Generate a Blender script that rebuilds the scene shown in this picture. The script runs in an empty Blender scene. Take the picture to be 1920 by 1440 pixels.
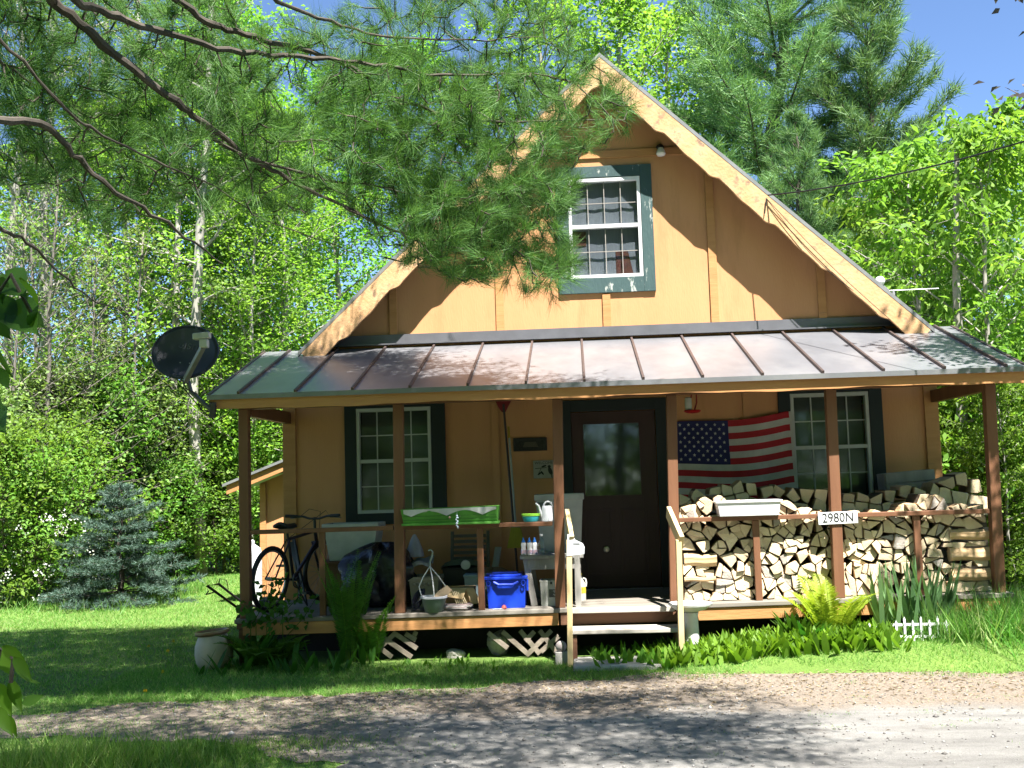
import bpy, bmesh, math, random
import numpy as np
from mathutils import Vector, Matrix
from mathutils.geometry import tessellate_polygon
R = random.Random(7); rng = np.random.default_rng(7)
SC = bpy.context.scene; COL = SC.collection
# ------------------------------------------------------------------ camera
FPX = 2000.0
CAM = np.array([-0.303, -11.995, 1.779]); YAW, PITCH, ROLL = .0602, .0900, .0300
_f = np.array([-math.sin(YAW)*math.cos(PITCH), math.cos(YAW)*math.cos(PITCH), math.sin(PITCH)])
_r0 = np.array([math.cos(YAW), math.sin(YAW), 0.0]); _u0 = np.cross(_r0, _f)
_r = _r0*math.cos(ROLL)-_u0*math.sin(ROLL); _u = _u0*math.cos(ROLL)+_r0*math.sin(ROLL)
def ray(u, v): return _f+_r*(u-960)/FPX-_u*(v-720)/FPX
def at(u, v, Y):
    d = ray(u, v); return Vector(CAM+d*((Y-CAM[1])/d[1]))
def atz(u, v, Z):
    d = ray(u, v); return Vector(CAM+d*((Z-CAM[2])/d[2]))
def atd(u, v, dist):
    return Vector(CAM+ray(u, v)*dist)
cd = bpy.data.cameras.new('camera'); cam = bpy.data.objects.new('camera', cd); COL.objects.link(cam)
cd.lens = 36*FPX/1920; cd.sensor_width = 36; cd.clip_end = 2000; cd.clip_start = .05
cam.matrix_world = Matrix(((_r[0], _u[0], -_f[0], CAM[0]), (_r[1], _u[1], -_f[1], CAM[1]), (_r[2], _u[2], -_f[2], CAM[2]), (0, 0, 0, 1)))
SC.camera = cam
GZ = .08                                   # ground level
def _s(q): q = min(1, max(0, q)); return q*q*(3-2*q)
def gz(x, y): return GZ+.15*_s((x-.2)/2)*_s((y+2.75)/.6)      # the ground banks up on the right
# ------------------------------------------------------------------ light
SUN = Vector((.22, -.465, 1)).normalized()
sl = bpy.data.lights.new('sun', 'SUN'); sl.energy = 5.0; sl.angle = math.radians(.5); sl.color = (1, .965, .91)
so = bpy.data.objects.new('sun', sl); COL.objects.link(so); so.rotation_euler = (-SUN).to_track_quat('-Z', 'Y').to_euler(); so.location = (4, -10, 20)
w = bpy.data.worlds.new('World'); SC.world = w; w.use_nodes = True
nt = w.node_tree; bg = nt.nodes['Background']; sk = nt.nodes.new('ShaderNodeTexSky'); sk.sky_type = 'NISHITA'; sk.sun_disc = False
sk.sun_elevation = math.asin(SUN.z); sk.sun_rotation = math.atan2(SUN.x, SUN.y); sk.air_density = .65; sk.dust_density = 0; sk.ozone_density = 4.5
nt.links.new(sk.outputs[0], bg.inputs[0]); bg.inputs[1].default_value = .08
SC.view_settings.view_transform = 'Standard'; SC.view_settings.look = 'None'; SC.view_settings.gamma = 1; SC.view_settings.exposure = 1.9
SC.render.engine = 'CYCLES'; SC.cycles.max_bounces = 6; SC.cycles.diffuse_bounces = 1; SC.cycles.transparent_max_bounces = 8
SC.cycles.use_denoising = True
# ------------------------------------------------------------------ materials
def _nodes(name):
    m = bpy.data.materials.new(name); m.use_nodes = True; t = m.node_tree
    return m, t, t.nodes['Principled BSDF']
def N(t, ty, **k):
    n = t.nodes.new(ty)
    for a, b in k.items(): setattr(n, a, b)
    return n
def mat(name, c, rough=.6, c2=None, scale=6., stretch=(1, 1, 1), bump=0., bscale=None, metal=0., spec=.4, blotch=None, bl_scale=3., bl_at=.6, bl_soft=.05, contrast=(.3, .7), coat=0.):
    """painted / wooden / stone surface: base colour varied with noise, bump, optional blotches (peeled paint, dirt)"""
    m, t, b = _nodes(name)
    tc = N(t, 'ShaderNodeTexCoord'); mp = N(t, 'ShaderNodeMapping'); mp.inputs['Scale'].default_value = stretch
    t.links.new(tc.outputs['Object'], mp.inputs[0])
    no = N(t, 'ShaderNodeTexNoise'); no.inputs['Scale'].default_value = scale; no.inputs['Detail'].default_value = 6; no.inputs['Roughness'].default_value = .6
    t.links.new(mp.outputs[0], no.inputs['Vector'])
    cr = N(t, 'ShaderNodeValToRGB'); c2 = c2 or tuple(x*.72 for x in c)
    cr.color_ramp.elements[0].position, cr.color_ramp.elements[1].position = contrast
    cr.color_ramp.elements[0].color = (*c2, 1); cr.color_ramp.elements[1].color = (*c, 1)
    t.links.new(no.outputs[0], cr.inputs[0]); out = cr.outputs[0]
    if blotch:
        n2 = N(t, 'ShaderNodeTexNoise'); n2.inputs['Scale'].default_value = bl_scale; n2.inputs['Detail'].default_value = 8; n2.inputs['Roughness'].default_value = .65
        t.links.new(mp.outputs[0], n2.inputs['Vector'])
        r2 = N(t, 'ShaderNodeValToRGB'); r2.color_ramp.elements[0].position = bl_at-bl_soft; r2.color_ramp.elements[1].position = bl_at+bl_soft
        t.links.new(n2.outputs[0], r2.inputs[0])
        mx = N(t, 'ShaderNodeMixRGB'); t.links.new(r2.outputs[0], mx.inputs[0]); t.links.new(out, mx.inputs[1]); mx.inputs[2].default_value = (*blotch, 1); out = mx.outputs[0]
    t.links.new(out, b.inputs['Base Color'])
    b.inputs['Roughness'].default_value = rough; b.inputs['Metallic'].default_value = metal; b.inputs['Specular IOR Level'].default_value = spec
    if coat: b.inputs['Coat Weight'].default_value = coat; b.inputs['Coat Roughness'].default_value = .15
    if bump:
        nb = N(t, 'ShaderNodeTexNoise'); nb.inputs['Scale'].default_value = bscale or scale*4; nb.inputs['Detail'].default_value = 5
        t.links.new(mp.outputs[0], nb.inputs['Vector']); bp = N(t, 'ShaderNodeBump'); bp.inputs['Strength'].default_value = bump; bp.inputs['Distance'].default_value = .02
        t.links.new(nb.outputs[0], bp.inputs['Height']); t.links.new(bp.outputs[0], b.inputs['Normal'])
    return m
def leafmat(name, cols, trans=.35, tcol=None, rough=.55, spec=.3):
    """leaf: colour differs from leaf to leaf, light shines through"""
    m, t, b = _nodes(name)
    g = N(t, 'ShaderNodeNewGeometry'); oi = N(t, 'ShaderNodeObjectInfo')
    cr = N(t, 'ShaderNodeValToRGB'); el = cr.color_ramp.elements
    for i, c in enumerate(cols):
        e = el[i] if i < 2 else el.new(1)
        e.color = (*c, 1)
    for i in range(len(cols)): el[i].position = i/(len(cols)-1)
    t.links.new(g.outputs['Random Per Island'], cr.inputs[0])
    hs = N(t, 'ShaderNodeHueSaturation'); ma = N(t, 'ShaderNodeMapRange'); ma.inputs[3].default_value = .8; ma.inputs[4].default_value = 1.2
    t.links.new(oi.outputs['Random'], ma.inputs[0]); t.links.new(ma.outputs[0], hs.inputs['Value']); t.links.new(cr.outputs[0], hs.inputs['Color'])
    mh = N(t, 'ShaderNodeMapRange'); mh.inputs[3].default_value = .485; mh.inputs[4].default_value = .52; m7 = N(t, 'ShaderNodeMath', operation='MULTIPLY'); m7.inputs[1].default_value = 7.31; mf = N(t, 'ShaderNodeMath', operation='FRACT'); t.links.new(oi.outputs['Random'], m7.inputs[0]); t.links.new(m7.outputs[0], mf.inputs[0]); t.links.new(mf.outputs[0], mh.inputs[0]); t.links.new(mh.outputs[0], hs.inputs['Hue'])
    t.links.new(hs.outputs[0], b.inputs['Base Color']); b.inputs['Roughness'].default_value = rough; b.inputs['Specular IOR Level'].default_value = spec
    tr = N(t, 'ShaderNodeBsdfTranslucent'); mc = N(t, 'ShaderNodeMixRGB', blend_type='MULTIPLY'); mc.inputs[0].default_value = 1
    mc.inputs[2].default_value = (*(tcol or (1.5, 1.5, .8)), 1); t.links.new(hs.outputs[0], mc.inputs[1]); t.links.new(mc.outputs[0], tr.inputs[0])
    mx = N(t, 'ShaderNodeMixShader'); mx.inputs[0].default_value = trans
    t.links.new(b.outputs[0], mx.inputs[1]); t.links.new(tr.outputs[0], mx.inputs[2]); t.links.new(mx.outputs[0], t.nodes['Material Output'].inputs[0])
    return m
def glassmat(name, tint=(.8, .85, .85), rough=.05, floor=.06, dirt=.0):
    m, t, b = _nodes(name); t.nodes.remove(b)
    tr = N(t, 'ShaderNodeBsdfTransparent'); tr.inputs[0].default_value = (*tint, 1)
    gl = N(t, 'ShaderNodeBsdfGlossy'); gl.inputs['Roughness'].default_value = rough; gl.inputs[0].default_value = (1, 1, 1, 1)
    lw = N(t, 'ShaderNodeLayerWeight'); lw.inputs[0].default_value = .5; pw = N(t, 'ShaderNodeMath', operation='POWER'); pw.inputs[1].default_value = 5; ad = N(t, 'ShaderNodeMath', operation='MULTIPLY_ADD'); ad.inputs[1].default_value = .92; ad.inputs[2].default_value = floor
    t.links.new(lw.outputs['Facing'], pw.inputs[0]); t.links.new(pw.outputs[0], ad.inputs[0]); mx = N(t, 'ShaderNodeMixShader')
    t.links.new(ad.outputs[0], mx.inputs[0]); t.links.new(tr.outputs[0], mx.inputs[1]); t.links.new(gl.outputs[0], mx.inputs[2]); t.links.new(mx.outputs[0], t.nodes['Material Output'].inputs[0])
    return m
M = {}
M['siding'] = mat('siding', (.585, .292, .135), .75, (.53, .25, .11), 2.5, (1, 1, .2), .15, 60, blotch=(.37, .18, .075), bl_scale=3, bl_at=.68, bl_soft=.14)
M['barge'] = mat('bargeboard_paint', (.62, .39, .21), .75, (.52, .29, .13), 5, (1, 1, 1), .25, 30, blotch=(.24, .15, .10), bl_scale=8, bl_at=.62, bl_soft=.06)
M['trimorange'] = mat('orange_trim', (.52, .26, .10), .7, (.42, .195, .07), 6, (.3, 1, 2), .15, 30, blotch=(.25, .13, .07), bl_scale=5, bl_at=.68, bl_soft=.05)
M['brown'] = mat('brown_paint', (.205, .094, .048), .55, (.15, .064, .032), 8, (1, 1, .15), .15, 40, blotch=(.36, .22, .14), bl_scale=14, bl_at=.72, bl_soft=.03)
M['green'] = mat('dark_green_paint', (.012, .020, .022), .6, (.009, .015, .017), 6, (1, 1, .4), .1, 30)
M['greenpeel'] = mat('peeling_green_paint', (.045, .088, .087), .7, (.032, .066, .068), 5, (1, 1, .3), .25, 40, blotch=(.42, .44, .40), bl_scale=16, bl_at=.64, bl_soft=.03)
M['white'] = mat('white_paint', (.78, .79, .80), .5, (.68, .69, .70), 8, (1, 1, 1), .05)
M['doorbrown'] = mat('door_paint', (.05, .022, .02), .5, (.036, .015, .014), 6, (1, 1, .2), .1)
M['metal'] = mat('roof_metal', (.235, .238, .255), .33, (.185, .187, .20), 3, (1, .6, 1), .06, 5, metal=.35, spec=.6, blotch=(.29, .288, .295), bl_scale=2.2, bl_at=.6, bl_soft=.15)
M['flash'] = mat('flashing_metal', (.17, .17, .19), .4, (.13, .13, .145), 4, metal=.3)
M['drip'] = mat('drip_edge', (.33, .33, .34), .35, metal=.4)
M['darkwood'] = mat('dark_timber', (.16, .075, .04), .7, None, 6, (.2, 1, 1), .2, 30)  # plain dark brown timber with noise grain
M['deck'] = mat('weathered_deck', (.26, .235, .20), .8, (.155, .135, .11), 5, (.12, 2.5, 1), .5, 14, blotch=(.14, .115, .09), bl_scale=4, bl_at=.64, bl_soft=.1)
M['tread'] = mat('worn_tread', (.55, .51, .45), .8, (.40, .36, .31), 5, (.15, 2, 1), .4, 14, blotch=(.22, .18, .14), bl_scale=5, bl_at=.68, bl_soft=.08)
M['grey_wood'] = mat('grey_wood', (.38, .36, .33), .8, (.25, .235, .21), 6, (1, 1, .15), .4, 20)
M['latt'] = mat('lattice_wood', (.30, .25, .20), .8, (.19, .15, .12), 8, (1, 1, 1), .3)
M['cream'] = mat('cream_lumber', (.74, .57, .31), .6, (.66, .48, .24), 5, (1, 1, .15), .12, 20)
M['dark'] = mat('dark_plastic', (.025, .025, .03), .5)
M['black'] = mat('black_rubber', (.015, .015, .016), .6)
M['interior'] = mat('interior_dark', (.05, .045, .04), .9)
M['glass'] = glassmat('window_glass', floor=.04)
M['doorglass'] = glassmat('door_glass', (.55, .6, .6), floor=.085)
M['clear'] = glassmat('clear_plastic', (.82, .88, .92), .05, .06)
M['concrete'] = mat('concrete', (.46, .44, .41), .85, (.36, .34, .31), 8, bump=.3, blotch=(.26, .25, .21), bl_scale=4, bl_at=.62, bl_soft=.1)
# ------------------------------------------------------------------ mesh building
ORG = {}
def setp(o, label=None, cat=None, group=None, kind=None):
    for k, v in (('label', label), ('category', cat), ('group', group), ('kind', kind)):
        if v: o[k] = v
    return o
def thing(name, label, cat, loc=(0, 0, 0), group=None):
    o = bpy.data.objects.new(name, None); COL.objects.link(o); o.location = loc; o.empty_display_size = .1
    ORG[o] = Vector(loc); return setp(o, label, cat, group)
def link(name, me, parent=None, org=None):
    o = bpy.data.objects.new(name, me); COL.objects.link(o)
    if parent is not None: o.parent = parent; ORG[o] = ORG[parent]
    else: o.location = org; ORG[o] = Vector(org)
    return o
class MB:
    def __init__(s): s.v = []; s.f = []; s.mi = []
    def add(s, vs, fs, mi=0):
        n = len(s.v); s.v += [Vector(v) for v in vs]; s.f += [[i+n for i in f] for f in fs]; s.mi += [mi]*len(fs); return s
    def box(s, x0, x1, y0, y1, z0, z1, mi=0, fn=None):
        vs = [Vector((x, y, z)) for x in (x0, x1) for y in (y0, y1) for z in (z0, z1)]
        if fn: vs = [fn(v) for v in vs]
        return s.add(vs, [(0, 1, 3, 2), (4, 6, 7, 5), (0, 4, 5, 1), (2, 3, 7, 6), (0, 2, 6, 4), (1, 5, 7, 3)], mi)
    def bar(s, p, q, w_, h, up=(0, 0, 1), mi=0):
        p, q = Vector(p), Vector(q); d = (q-p).normalized(); u = Vector(up)
        sd = d.cross(u)
        if sd.length < 1e-4: sd = d.cross(Vector((1, 0, 0)))
        sd.normalize(); u = sd.cross(d)
        c = [(-1, -1), (1, -1), (1, 1), (-1, 1)]
        vs = [a+sd*(i*w_/2)+u*(j*h/2) for a in (p, q) for i, j in c]
        return s.add(vs, [(0, 3, 2, 1), (4, 5, 6, 7), (0, 1, 5, 4), (1, 2, 6, 5), (2, 3, 7, 6), (3, 0, 4, 7)], mi)
    def tube(s, pts, rad, n=8, mi=0, caps=True, closed=False):
        pts = [Vector(p) for p in pts]; k = len(pts)
        if not hasattr(rad, '__len__'): rad = [rad]*k
        base = len(s.v); ref = None
        for i, p in enumerate(pts):
            if closed: d = pts[(i+1) % k]-pts[i-1]
            else: d = pts[min(i+1, k-1)]-pts[max(i-1, 0)]
            d = d.normalized() if d.length > 1e-9 else Vector((0, 0, 1))
            if ref is None: ref = d.cross(Vector((.31, .17, .93)));  ref = ref if ref.length > .05 else d.cross(Vector((1, 0, 0)))
            ref = (ref-d*ref.dot(d)).normalized(); b = d.cross(ref)
            for j in range(n):
                a = 2*math.pi*j/n; s.v.append(p+(ref*math.cos(a)+b*math.sin(a))*rad[i])
        for i in range(k if closed else k-1):
            i2 = (i+1) % k
            for j in range(n): s.f.append([base+i*n+j, base+i*n+(j+1) % n, base+i2*n+(j+1) % n, base+i2*n+j]); s.mi.append(mi)
        if caps and not closed:
            s.f.append([base+j for j in range(n)][::-1]); s.f.append([base+(k-1)*n+j for j in range(n)]); s.mi += [mi, mi]
        return s
    def lathe(s, prof, c, n=24, mi=0, sx=1., sy=1., mtx=None, cap=True):
        c = Vector(c); base = len(s.v); k = len(prof)
        for r_, z in prof:
            for j in range(n):
                a = 2*math.pi*j/n; p = Vector((r_*sx*math.cos(a), r_*sy*math.sin(a), z))
                if mtx: p = mtx @ p
                s.v.append(c+p)
        for i in range(k-1):
            for j in range(n): s.f.append([base+i*n+j, base+i*n+(j+1) % n, base+(i+1)*n+(j+1) % n, base+(i+1)*n+j]); s.mi.append(mi)
        if cap:
            s.f.append([base+j for j in range(n)][::-1]); s.f.append([base+(k-1)*n+j for j in range(n)]); s.mi += [mi, mi]
        return s
    def prism(s, poly, ext, mi=0):
        """poly: list of 3d points (one flat outline), pushed along ext; concave outlines are tessellated"""
        poly = [Vector(p) for p in poly]; n = len(poly); e = Vector(ext); tri = tessellate_polygon([poly])
        fs = [tuple(t) for t in tri]+[tuple(i+n for i in t[::-1]) for t in tri]+[(i, (i+1) % n, n+(i+1) % n, n+i) for i in range(n)]
        return s.add(poly+[p+e for p in poly], fs, mi)
    def frame(s, x0, x1, z0, z1, y0, y1, l, r, b, t, mi=0):
        """four butted boards round an opening; l r b t are the board widths outside x0..x1, z0..z1"""
        s.box(x0-l, x0, y0, y1, z0-b, z1+t, mi); s.box(x1, x1+r, y0, y1, z0-b, z1+t, mi)
        s.box(x0, x1, y0+.002, y1, z1, z1+t, mi); s.box(x0, x1, y0+.002, y1, z0-b, z0, mi); return s
    def grid(s, f, nu, nv, mi=0):
        base = len(s.v)
        for j in range(nv+1):
            for i in range(nu+1): s.v.append(Vector(f(i/nu, j/nv)))
        for j in range(nv):
            for i in range(nu):
                a = base+j*(nu+1)+i; s.f.append([a, a+1, a+nu+2, a+nu+1]); s.mi.append(mi)
        return s
    def mesh(s, name, mats, org=Vector((0, 0, 0)), smooth=False):
        me = bpy.data.meshes.new(name); me.from_pydata([tuple(v-org) for v in s.v], [], s.f)
        for m in (mats if isinstance(mats, (list, tuple)) else [mats]): me.materials.append(m)
        me.polygons.foreach_set('material_index', s.mi)
        b = bmesh.new(); b.from_mesh(me); bmesh.ops.recalc_face_normals(b, faces=b.faces); b.to_mesh(me); b.free()
        if smooth: me.polygons.foreach_set('use_smooth', [True]*len(me.polygons))
        me.update(); return me
    def build(s, name, mats, parent=None, org=None, bevel=0, smooth=False, solid=0):
        if parent is not None: o_ = ORG[parent]
        else: o_ = Vector(org if org is not None else (0, 0, 0))
        o = link(name, s.mesh(name, mats, o_, smooth), parent, o_)
        if smooth:
            try:
                md = o.modifiers.new('es', 'EDGE_SPLIT'); md.split_angle = math.radians(40)
            except Exception: pass
        if solid: md = o.modifiers.new('th', 'SOLIDIFY'); md.thickness = solid; md.offset = 0
        if bevel: md = o.modifiers.new('bv', 'BEVEL'); md.width = bevel; md.segments = 2; md.limit_method = 'ANGLE'; md.angle_limit = math.radians(50)
        return o
def npmesh(name, V, F, m):
    """many small faces at once: V (n,3), F (k,m)"""
    me = bpy.data.meshes.new(name); V = np.asarray(V, np.float32); F = np.asarray(F, np.int32)
    me.vertices.add(len(V)); me.vertices.foreach_set('co', V.ravel()); k, c = F.shape
    me.loops.add(k*c); me.loops.foreach_set('vertex_index', F.ravel()); me.polygons.add(k)
    me.polygons.foreach_set('loop_start', np.arange(0, k*c, c, dtype=np.int32)); me.polygons.foreach_set('loop_total', np.full(k, c, np.int32))
    me.materials.append(m); me.update(calc_edges=True); return me
def nrm(a): return a/np.maximum(np.linalg.norm(a, axis=1, keepdims=True), 1e-9)
def leaves(C, D, Nn, L, W, fold=.18):
    """leaf quads: C base points, D directions, Nn rough normals, L, W sizes -> V, F"""
    D = nrm(D); S = nrm(np.cross(D, Nn)); U = np.cross(S, D); L = np.broadcast_to(L, (len(C),))[:, None]; W = np.broadcast_to(W, (len(C),))[:, None]
    mid = C+D*L*.45; V = np.stack([C, mid+S*W*.5+U*W*fold, C+D*L-U*L*.12, mid-S*W*.5+U*W*fold], 1).reshape(-1, 3)
    return V, np.arange(len(C)*4).reshape(-1, 4)
def blades(B, D, L, W, bend=.4, up=None):
    """grass / needle triangles bent once: 2 quads would be heavy, so base pair, mid pair, tip -> quad + tri as two meshes joined by degenerate quad"""
    n = len(B); D = nrm(D); side = nrm(np.cross(D, rng.normal(size=(n, 3)))); L = np.broadcast_to(L, (n,))[:, None]; W = np.broadcast_to(W, (n,))[:, None]
    tip = B+D*L+np.array([0, 0, -1.])*L*bend
    V = np.stack([B-side*W*.5, B+side*W*.5, tip], 1).reshape(-1, 3); return V, np.arange(n*3).reshape(-1, 3)
def text(name, body, size, mtx, m, parent, ext=.001, sx=1.):
    cu = bpy.data.curves.new(name, 'FONT'); cu.body = body; cu.size = size; cu.extrude = ext; cu.align_x = 'CENTER'; cu.align_y = 'CENTER'
    tmp = bpy.data.objects.new('tmp', cu); COL.objects.link(tmp); dg = bpy.context.evaluated_depsgraph_get(); me = bpy.data.meshes.new_from_object(tmp.evaluated_get(dg))
    bpy.data.objects.remove(tmp); me.transform(mtx @ Matrix.Diagonal((sx, 1, 1, 1))); me.materials.clear(); me.materials.append(m)
    me.transform(Matrix.Translation(-ORG[parent])); me.name = name
    return link(name, me, parent)
FRONT = Matrix(((1, 0, 0, 0), (0, 0, -1, 0), (0, 1, 0, 0), (0, 0, 0, 1)))        # text in XZ plane, reading from -Y
def copy_tree(o, parent=None):
    c = o.copy(); COL.objects.link(c); c.parent = parent
    for ch in o.children: copy_tree(ch, c)
    return c
# ================================================================== CABIN
HX, RX, RZ, SL = 3.66, .09, 6.51, .937            # half width, ridge x, ridge z, slope
YP, YE = -1.56, -1.90                            # posts, eave
def roofz(x): return RZ-SL*abs(x-RX)
def zt(x): return .512+.0115*(x+3.6)             # the old deck sags to one side
house = thing('cabin', 'orange plywood cabin with a steep gable and a metal-roofed front porch', 'house', (0, 0, GZ))
def px(u, v, Y=0): p = at(u, v, Y); return p.x, p.z
GW = (-.320, .500, 4.035, 5.19); WL = (-2.81, -1.96, 1.455, 2.64); WR = (2.06, 2.91, 1.455, 2.64); DR = (-.376, .566, .56, 2.52)
holes = [[(a-.02, c-.02), (b+.02, c-.02), (b+.02, d+.02), (a-.02, d+.02)] for a, b, c, d in (GW, WL, WR)]+[[(DR[0], .56), (DR[1], .56), (DR[1], DR[3]), (DR[0], DR[3])]]
outer = [(-HX, .2), (HX, .2), (HX, roofz(HX)-.08), (RX, RZ-.08), (-HX, roofz(-HX)-.08)]
b = MB(); loops = [outer]+holes
tri = tessellate_polygon([[Vector((x, 0, z)) for x, z in l] for l in loops]); flat = [p for l in loops for p in l]; n = len(flat)
fs = [tuple(t) for t in tri]+[tuple(i+n for i in t[::-1]) for t in tri]; k = 0
for l in loops:
    for i in range(len(l)): a, c = k+i, k+(i+1) % len(l); fs.append((a, c, c+n, a+n))
    k += len(l)
b.add([(x, 0, z) for x, z in flat]+[(x, .12, z) for x, z in flat], fs); b.build('front_wall', M['siding'], house)
for s in (-1, 1):
    zz = roofz(s*HX)-.08
    b = MB(); b.box(min(s*HX, s*(HX-.12)), max(s*HX, s*(HX-.12)), .121, 8, .2, zz-.1); b.build('side_wall', M['siding'], house)
b = MB(); b.prism([(x, 8.002, z) for x, z in outer], (0, .12, 0)); b.build('back_wall', M['siding'], house)
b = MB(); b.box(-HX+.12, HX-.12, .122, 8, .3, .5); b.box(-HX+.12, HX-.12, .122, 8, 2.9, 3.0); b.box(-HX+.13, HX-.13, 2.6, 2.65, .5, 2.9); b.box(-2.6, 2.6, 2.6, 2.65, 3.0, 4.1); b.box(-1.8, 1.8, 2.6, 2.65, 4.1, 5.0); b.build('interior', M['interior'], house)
# battens and seams
for u in (738, 938, 1341, 1543):
    x = at(u, 600, 0).x; b = MB(); z1 = roofz(x)-.12; b.box(x-.045, x+.045, -.024, -.001, 3.43, z1); b.build('batten', M['trimorange'], house, bevel=.003)
x = at(1138, 590, 0).x; b = MB(); b.box(x-.045, x+.045, -.024, -.001, 3.44, 3.84); b.build('batten', M['trimorange'], house, bevel=.003)
for x in (-1.23, 1.58): b = MB(); b.box(x-.04, x+.04, -.02, -.001, .53, 3.2); b.build('batten', M['siding'], house)
for s in (-1, 1): b = MB(); xx = s*(HX-.075); b.box(xx-.075, xx+.075, -.026, -.001, .5, 3.0); b.build('corner_board', M['trimorange'], house, bevel=.003)
b = MB(); z0 = 5.42; xw = (RZ-z0-.12)/SL; b.box(RX-xw, RX+xw, -.022, -.001, z0, z0+.09); b.build('band_board', M['trimorange'], house, bevel=.003)
b = MB(); b.box(-3.18, 3.2, -.03, -.001, 3.36, 3.475); b.box(-3.2, 3.22, -.10, -.0305, 3.352, 3.366); b.build('flashing', M['flash'], house)
# main roof: two slabs, a front overhang that ends on the porch roof, the rest behind
def slab(b, s, xa, xb, y0, y1, t0, t1):
    A = RX+s*xa; B = RX+s*xb
    v = [(x, y, roofz(x)-t) for x in (A, B) for y in (y0, y1) for t in (t0, t1)]
    b.add(v, [(0, 1, 3, 2), (4, 6, 7, 5), (0, 4, 5, 1), (2, 3, 7, 6), (0, 2, 6, 4), (1, 5, 7, 3)])
b = MB()
for s in (-1, 1): slab(b, s, 0, 3.44, -.295, .0, -.02, .03); slab(b, s, 0, 3.9 if s > 0 else 3.93, .0, 8.4, -.02, .03)
rf = b.build('roof', M['metal'], house)
b = MB()
for s in (-1, 1): slab(b, s, 0.02, 3.44, -.265, -.001, .032, .06)
b.build('soffit', M['trimorange'], house)
b = MB()
for s in (-1, 1): slab(b, s, 0, 3.48, -.34, -.296, -.028, .022)
b.build('drip_edge', M['drip'], rf)
def barge(s):
    L = math.hypot(3.44, 3.44*SL); T = Vector((s, 0, -SL)).normalized(); Nn = Vector((-s*SL, 0, -1)).normalized(); O = Vector((RX, 0, RZ-.024))
    if True:
        top = [O, O+T*L]; low = []; per = .80; m = 260
        for i in range(m+1):
            q = i/m*L; ph = ((q-.32) % per)/per
            wd = .195+(.036*ph/.8+.012*math.sin(math.pi*min(1, ph/.8))**8 if ph < .8 else .036*(.5+.5*math.cos(math.pi*(ph-.8)/.2))+.016*math.sin(math.pi*(ph-.8)/.2))
            low.append(O+T*q+Nn*wd)
        low[0] = Vector((RX, 0, low[0].z-.09))
        low = [p for p in low if (p.x-RX)*s >= 0]
        poly = top+low[::-1]
    b = MB(); b.prism([p+Vector((0, -.337, 0)) for p in poly], (0, .04, 0)); return b
for s in (-1, 1): barge(s).build('bargeboard', M['barge'], house)
# porch roof
PX0, PX1 = -3.864, 3.868
def prz(y): return 2.695+(y-YE)*(.645/1.9)
b = MB(); b.add([(x, y, prz(y)+dz) for x in (PX0, PX1) for y in (YE-.035, -.031) for dz in (0, -.03)], [(0, 1, 3, 2), (4, 6, 7, 5), (0, 4, 5, 1), (2, 3, 7, 6), (0, 2, 6, 4), (1, 5, 7, 3)])
b.box(PX0, PX1, YE-.038, YE-.0352, prz(YE-.035)-.045, prz(YE-.035)+.002); proof = b.build('porch_roof', M['metal'], house)
x = at(1316, 676, YE).x-.5555*9
seam = mat('seam_metal', (.10, .07, .06), .5, (.07, .05, .045), 8, metal=.2)
while x < PX1:
    if x > PX0+.03: b = MB(); b.bar((x, YE-.036, prz(YE-.036)+.014), (x, -.04, prz(-.04)+.014), .022, .028); b.build('roof_seam', seam, proof)
    x += .5555
for xx in (PX0+.012, PX1-.012): b = MB(); b.bar((xx, YE-.03, prz(YE-.03)+.004), (xx, -.04, prz(-.04)+.004), .03, .012); b.build('roof_seam', seam, proof)
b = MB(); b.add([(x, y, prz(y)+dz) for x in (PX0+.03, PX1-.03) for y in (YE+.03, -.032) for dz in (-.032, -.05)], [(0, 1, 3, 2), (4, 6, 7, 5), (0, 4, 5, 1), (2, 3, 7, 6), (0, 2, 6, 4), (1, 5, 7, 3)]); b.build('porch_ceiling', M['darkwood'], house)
# fascia with a ragged sawn lower edge
b = MB(); m = 90; low = []
for i in range(m+1):
    x = PX0+.01+(PX1-PX0-.02)*i/m; low.append(Vector((x, YE, 2.545+.008*math.sin(x*3)+.004*math.sin(x*11))))
b.prism([Vector((PX0+.01, YE, 2.655)), Vector((PX1-.01, YE, 2.655))]+low[::-1], (0, .03, 0)); b.build('fascia', M['trimorange'], house)
for s, xx in ((-1, PX0+.02), (1, PX1-.02)): b = MB(); b.bar((xx, YE+.032, prz(YE)-.09), (xx, -.03, prz(-.03)-.09), .03, .10); b.build('rake_board', M['trimorange'], house)
b = MB(); b.box(-3.66, 3.68, YP-.045, YP+.045, 2.56, 2.66); b.build('header_beam', M['brown'], house)
for xx in (-3.6, 3.62): b = MB(); b.bar((xx, YP+.05, 2.56), (xx, -.03, 2.56), .08, .13); b.build('side_beam', M['brown'], house)
# posts
posts = []
for u0, v0, u1, v1 in ((458, 768, 462, 1155), (747, 758, 751, 1148), (1045, 745, 1051, 1142), (1258, 738, 1266, 1132), (1556, 728, 1573, 1118), (1853, 718, 1873, 1110)):
    t = at(u0, v0, YP); q = at(u1, v1, YP); posts.append(q.x); zb = zt(q.x)
    b = MB(); b.bar((q.x, YP, zb), (t.x, YP, 2.559), .098, .098, (0, 1, 0))
    po = b.build('post', M['brown'], house, bevel=.006)
    if u0 == 458:
        b = MB(); b.box(q.x-.075, q.x+.075, YP-.075, YP+.075, zb-.10, zb+.0); b.box(q.x-.06, q.x+.06, YP-.06, YP+.06, GZ-.02, zb-.101); b.build('post_base', M['brown'], po, bevel=.006)
P1, P2, P3, P4, P5, P6 = posts
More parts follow.
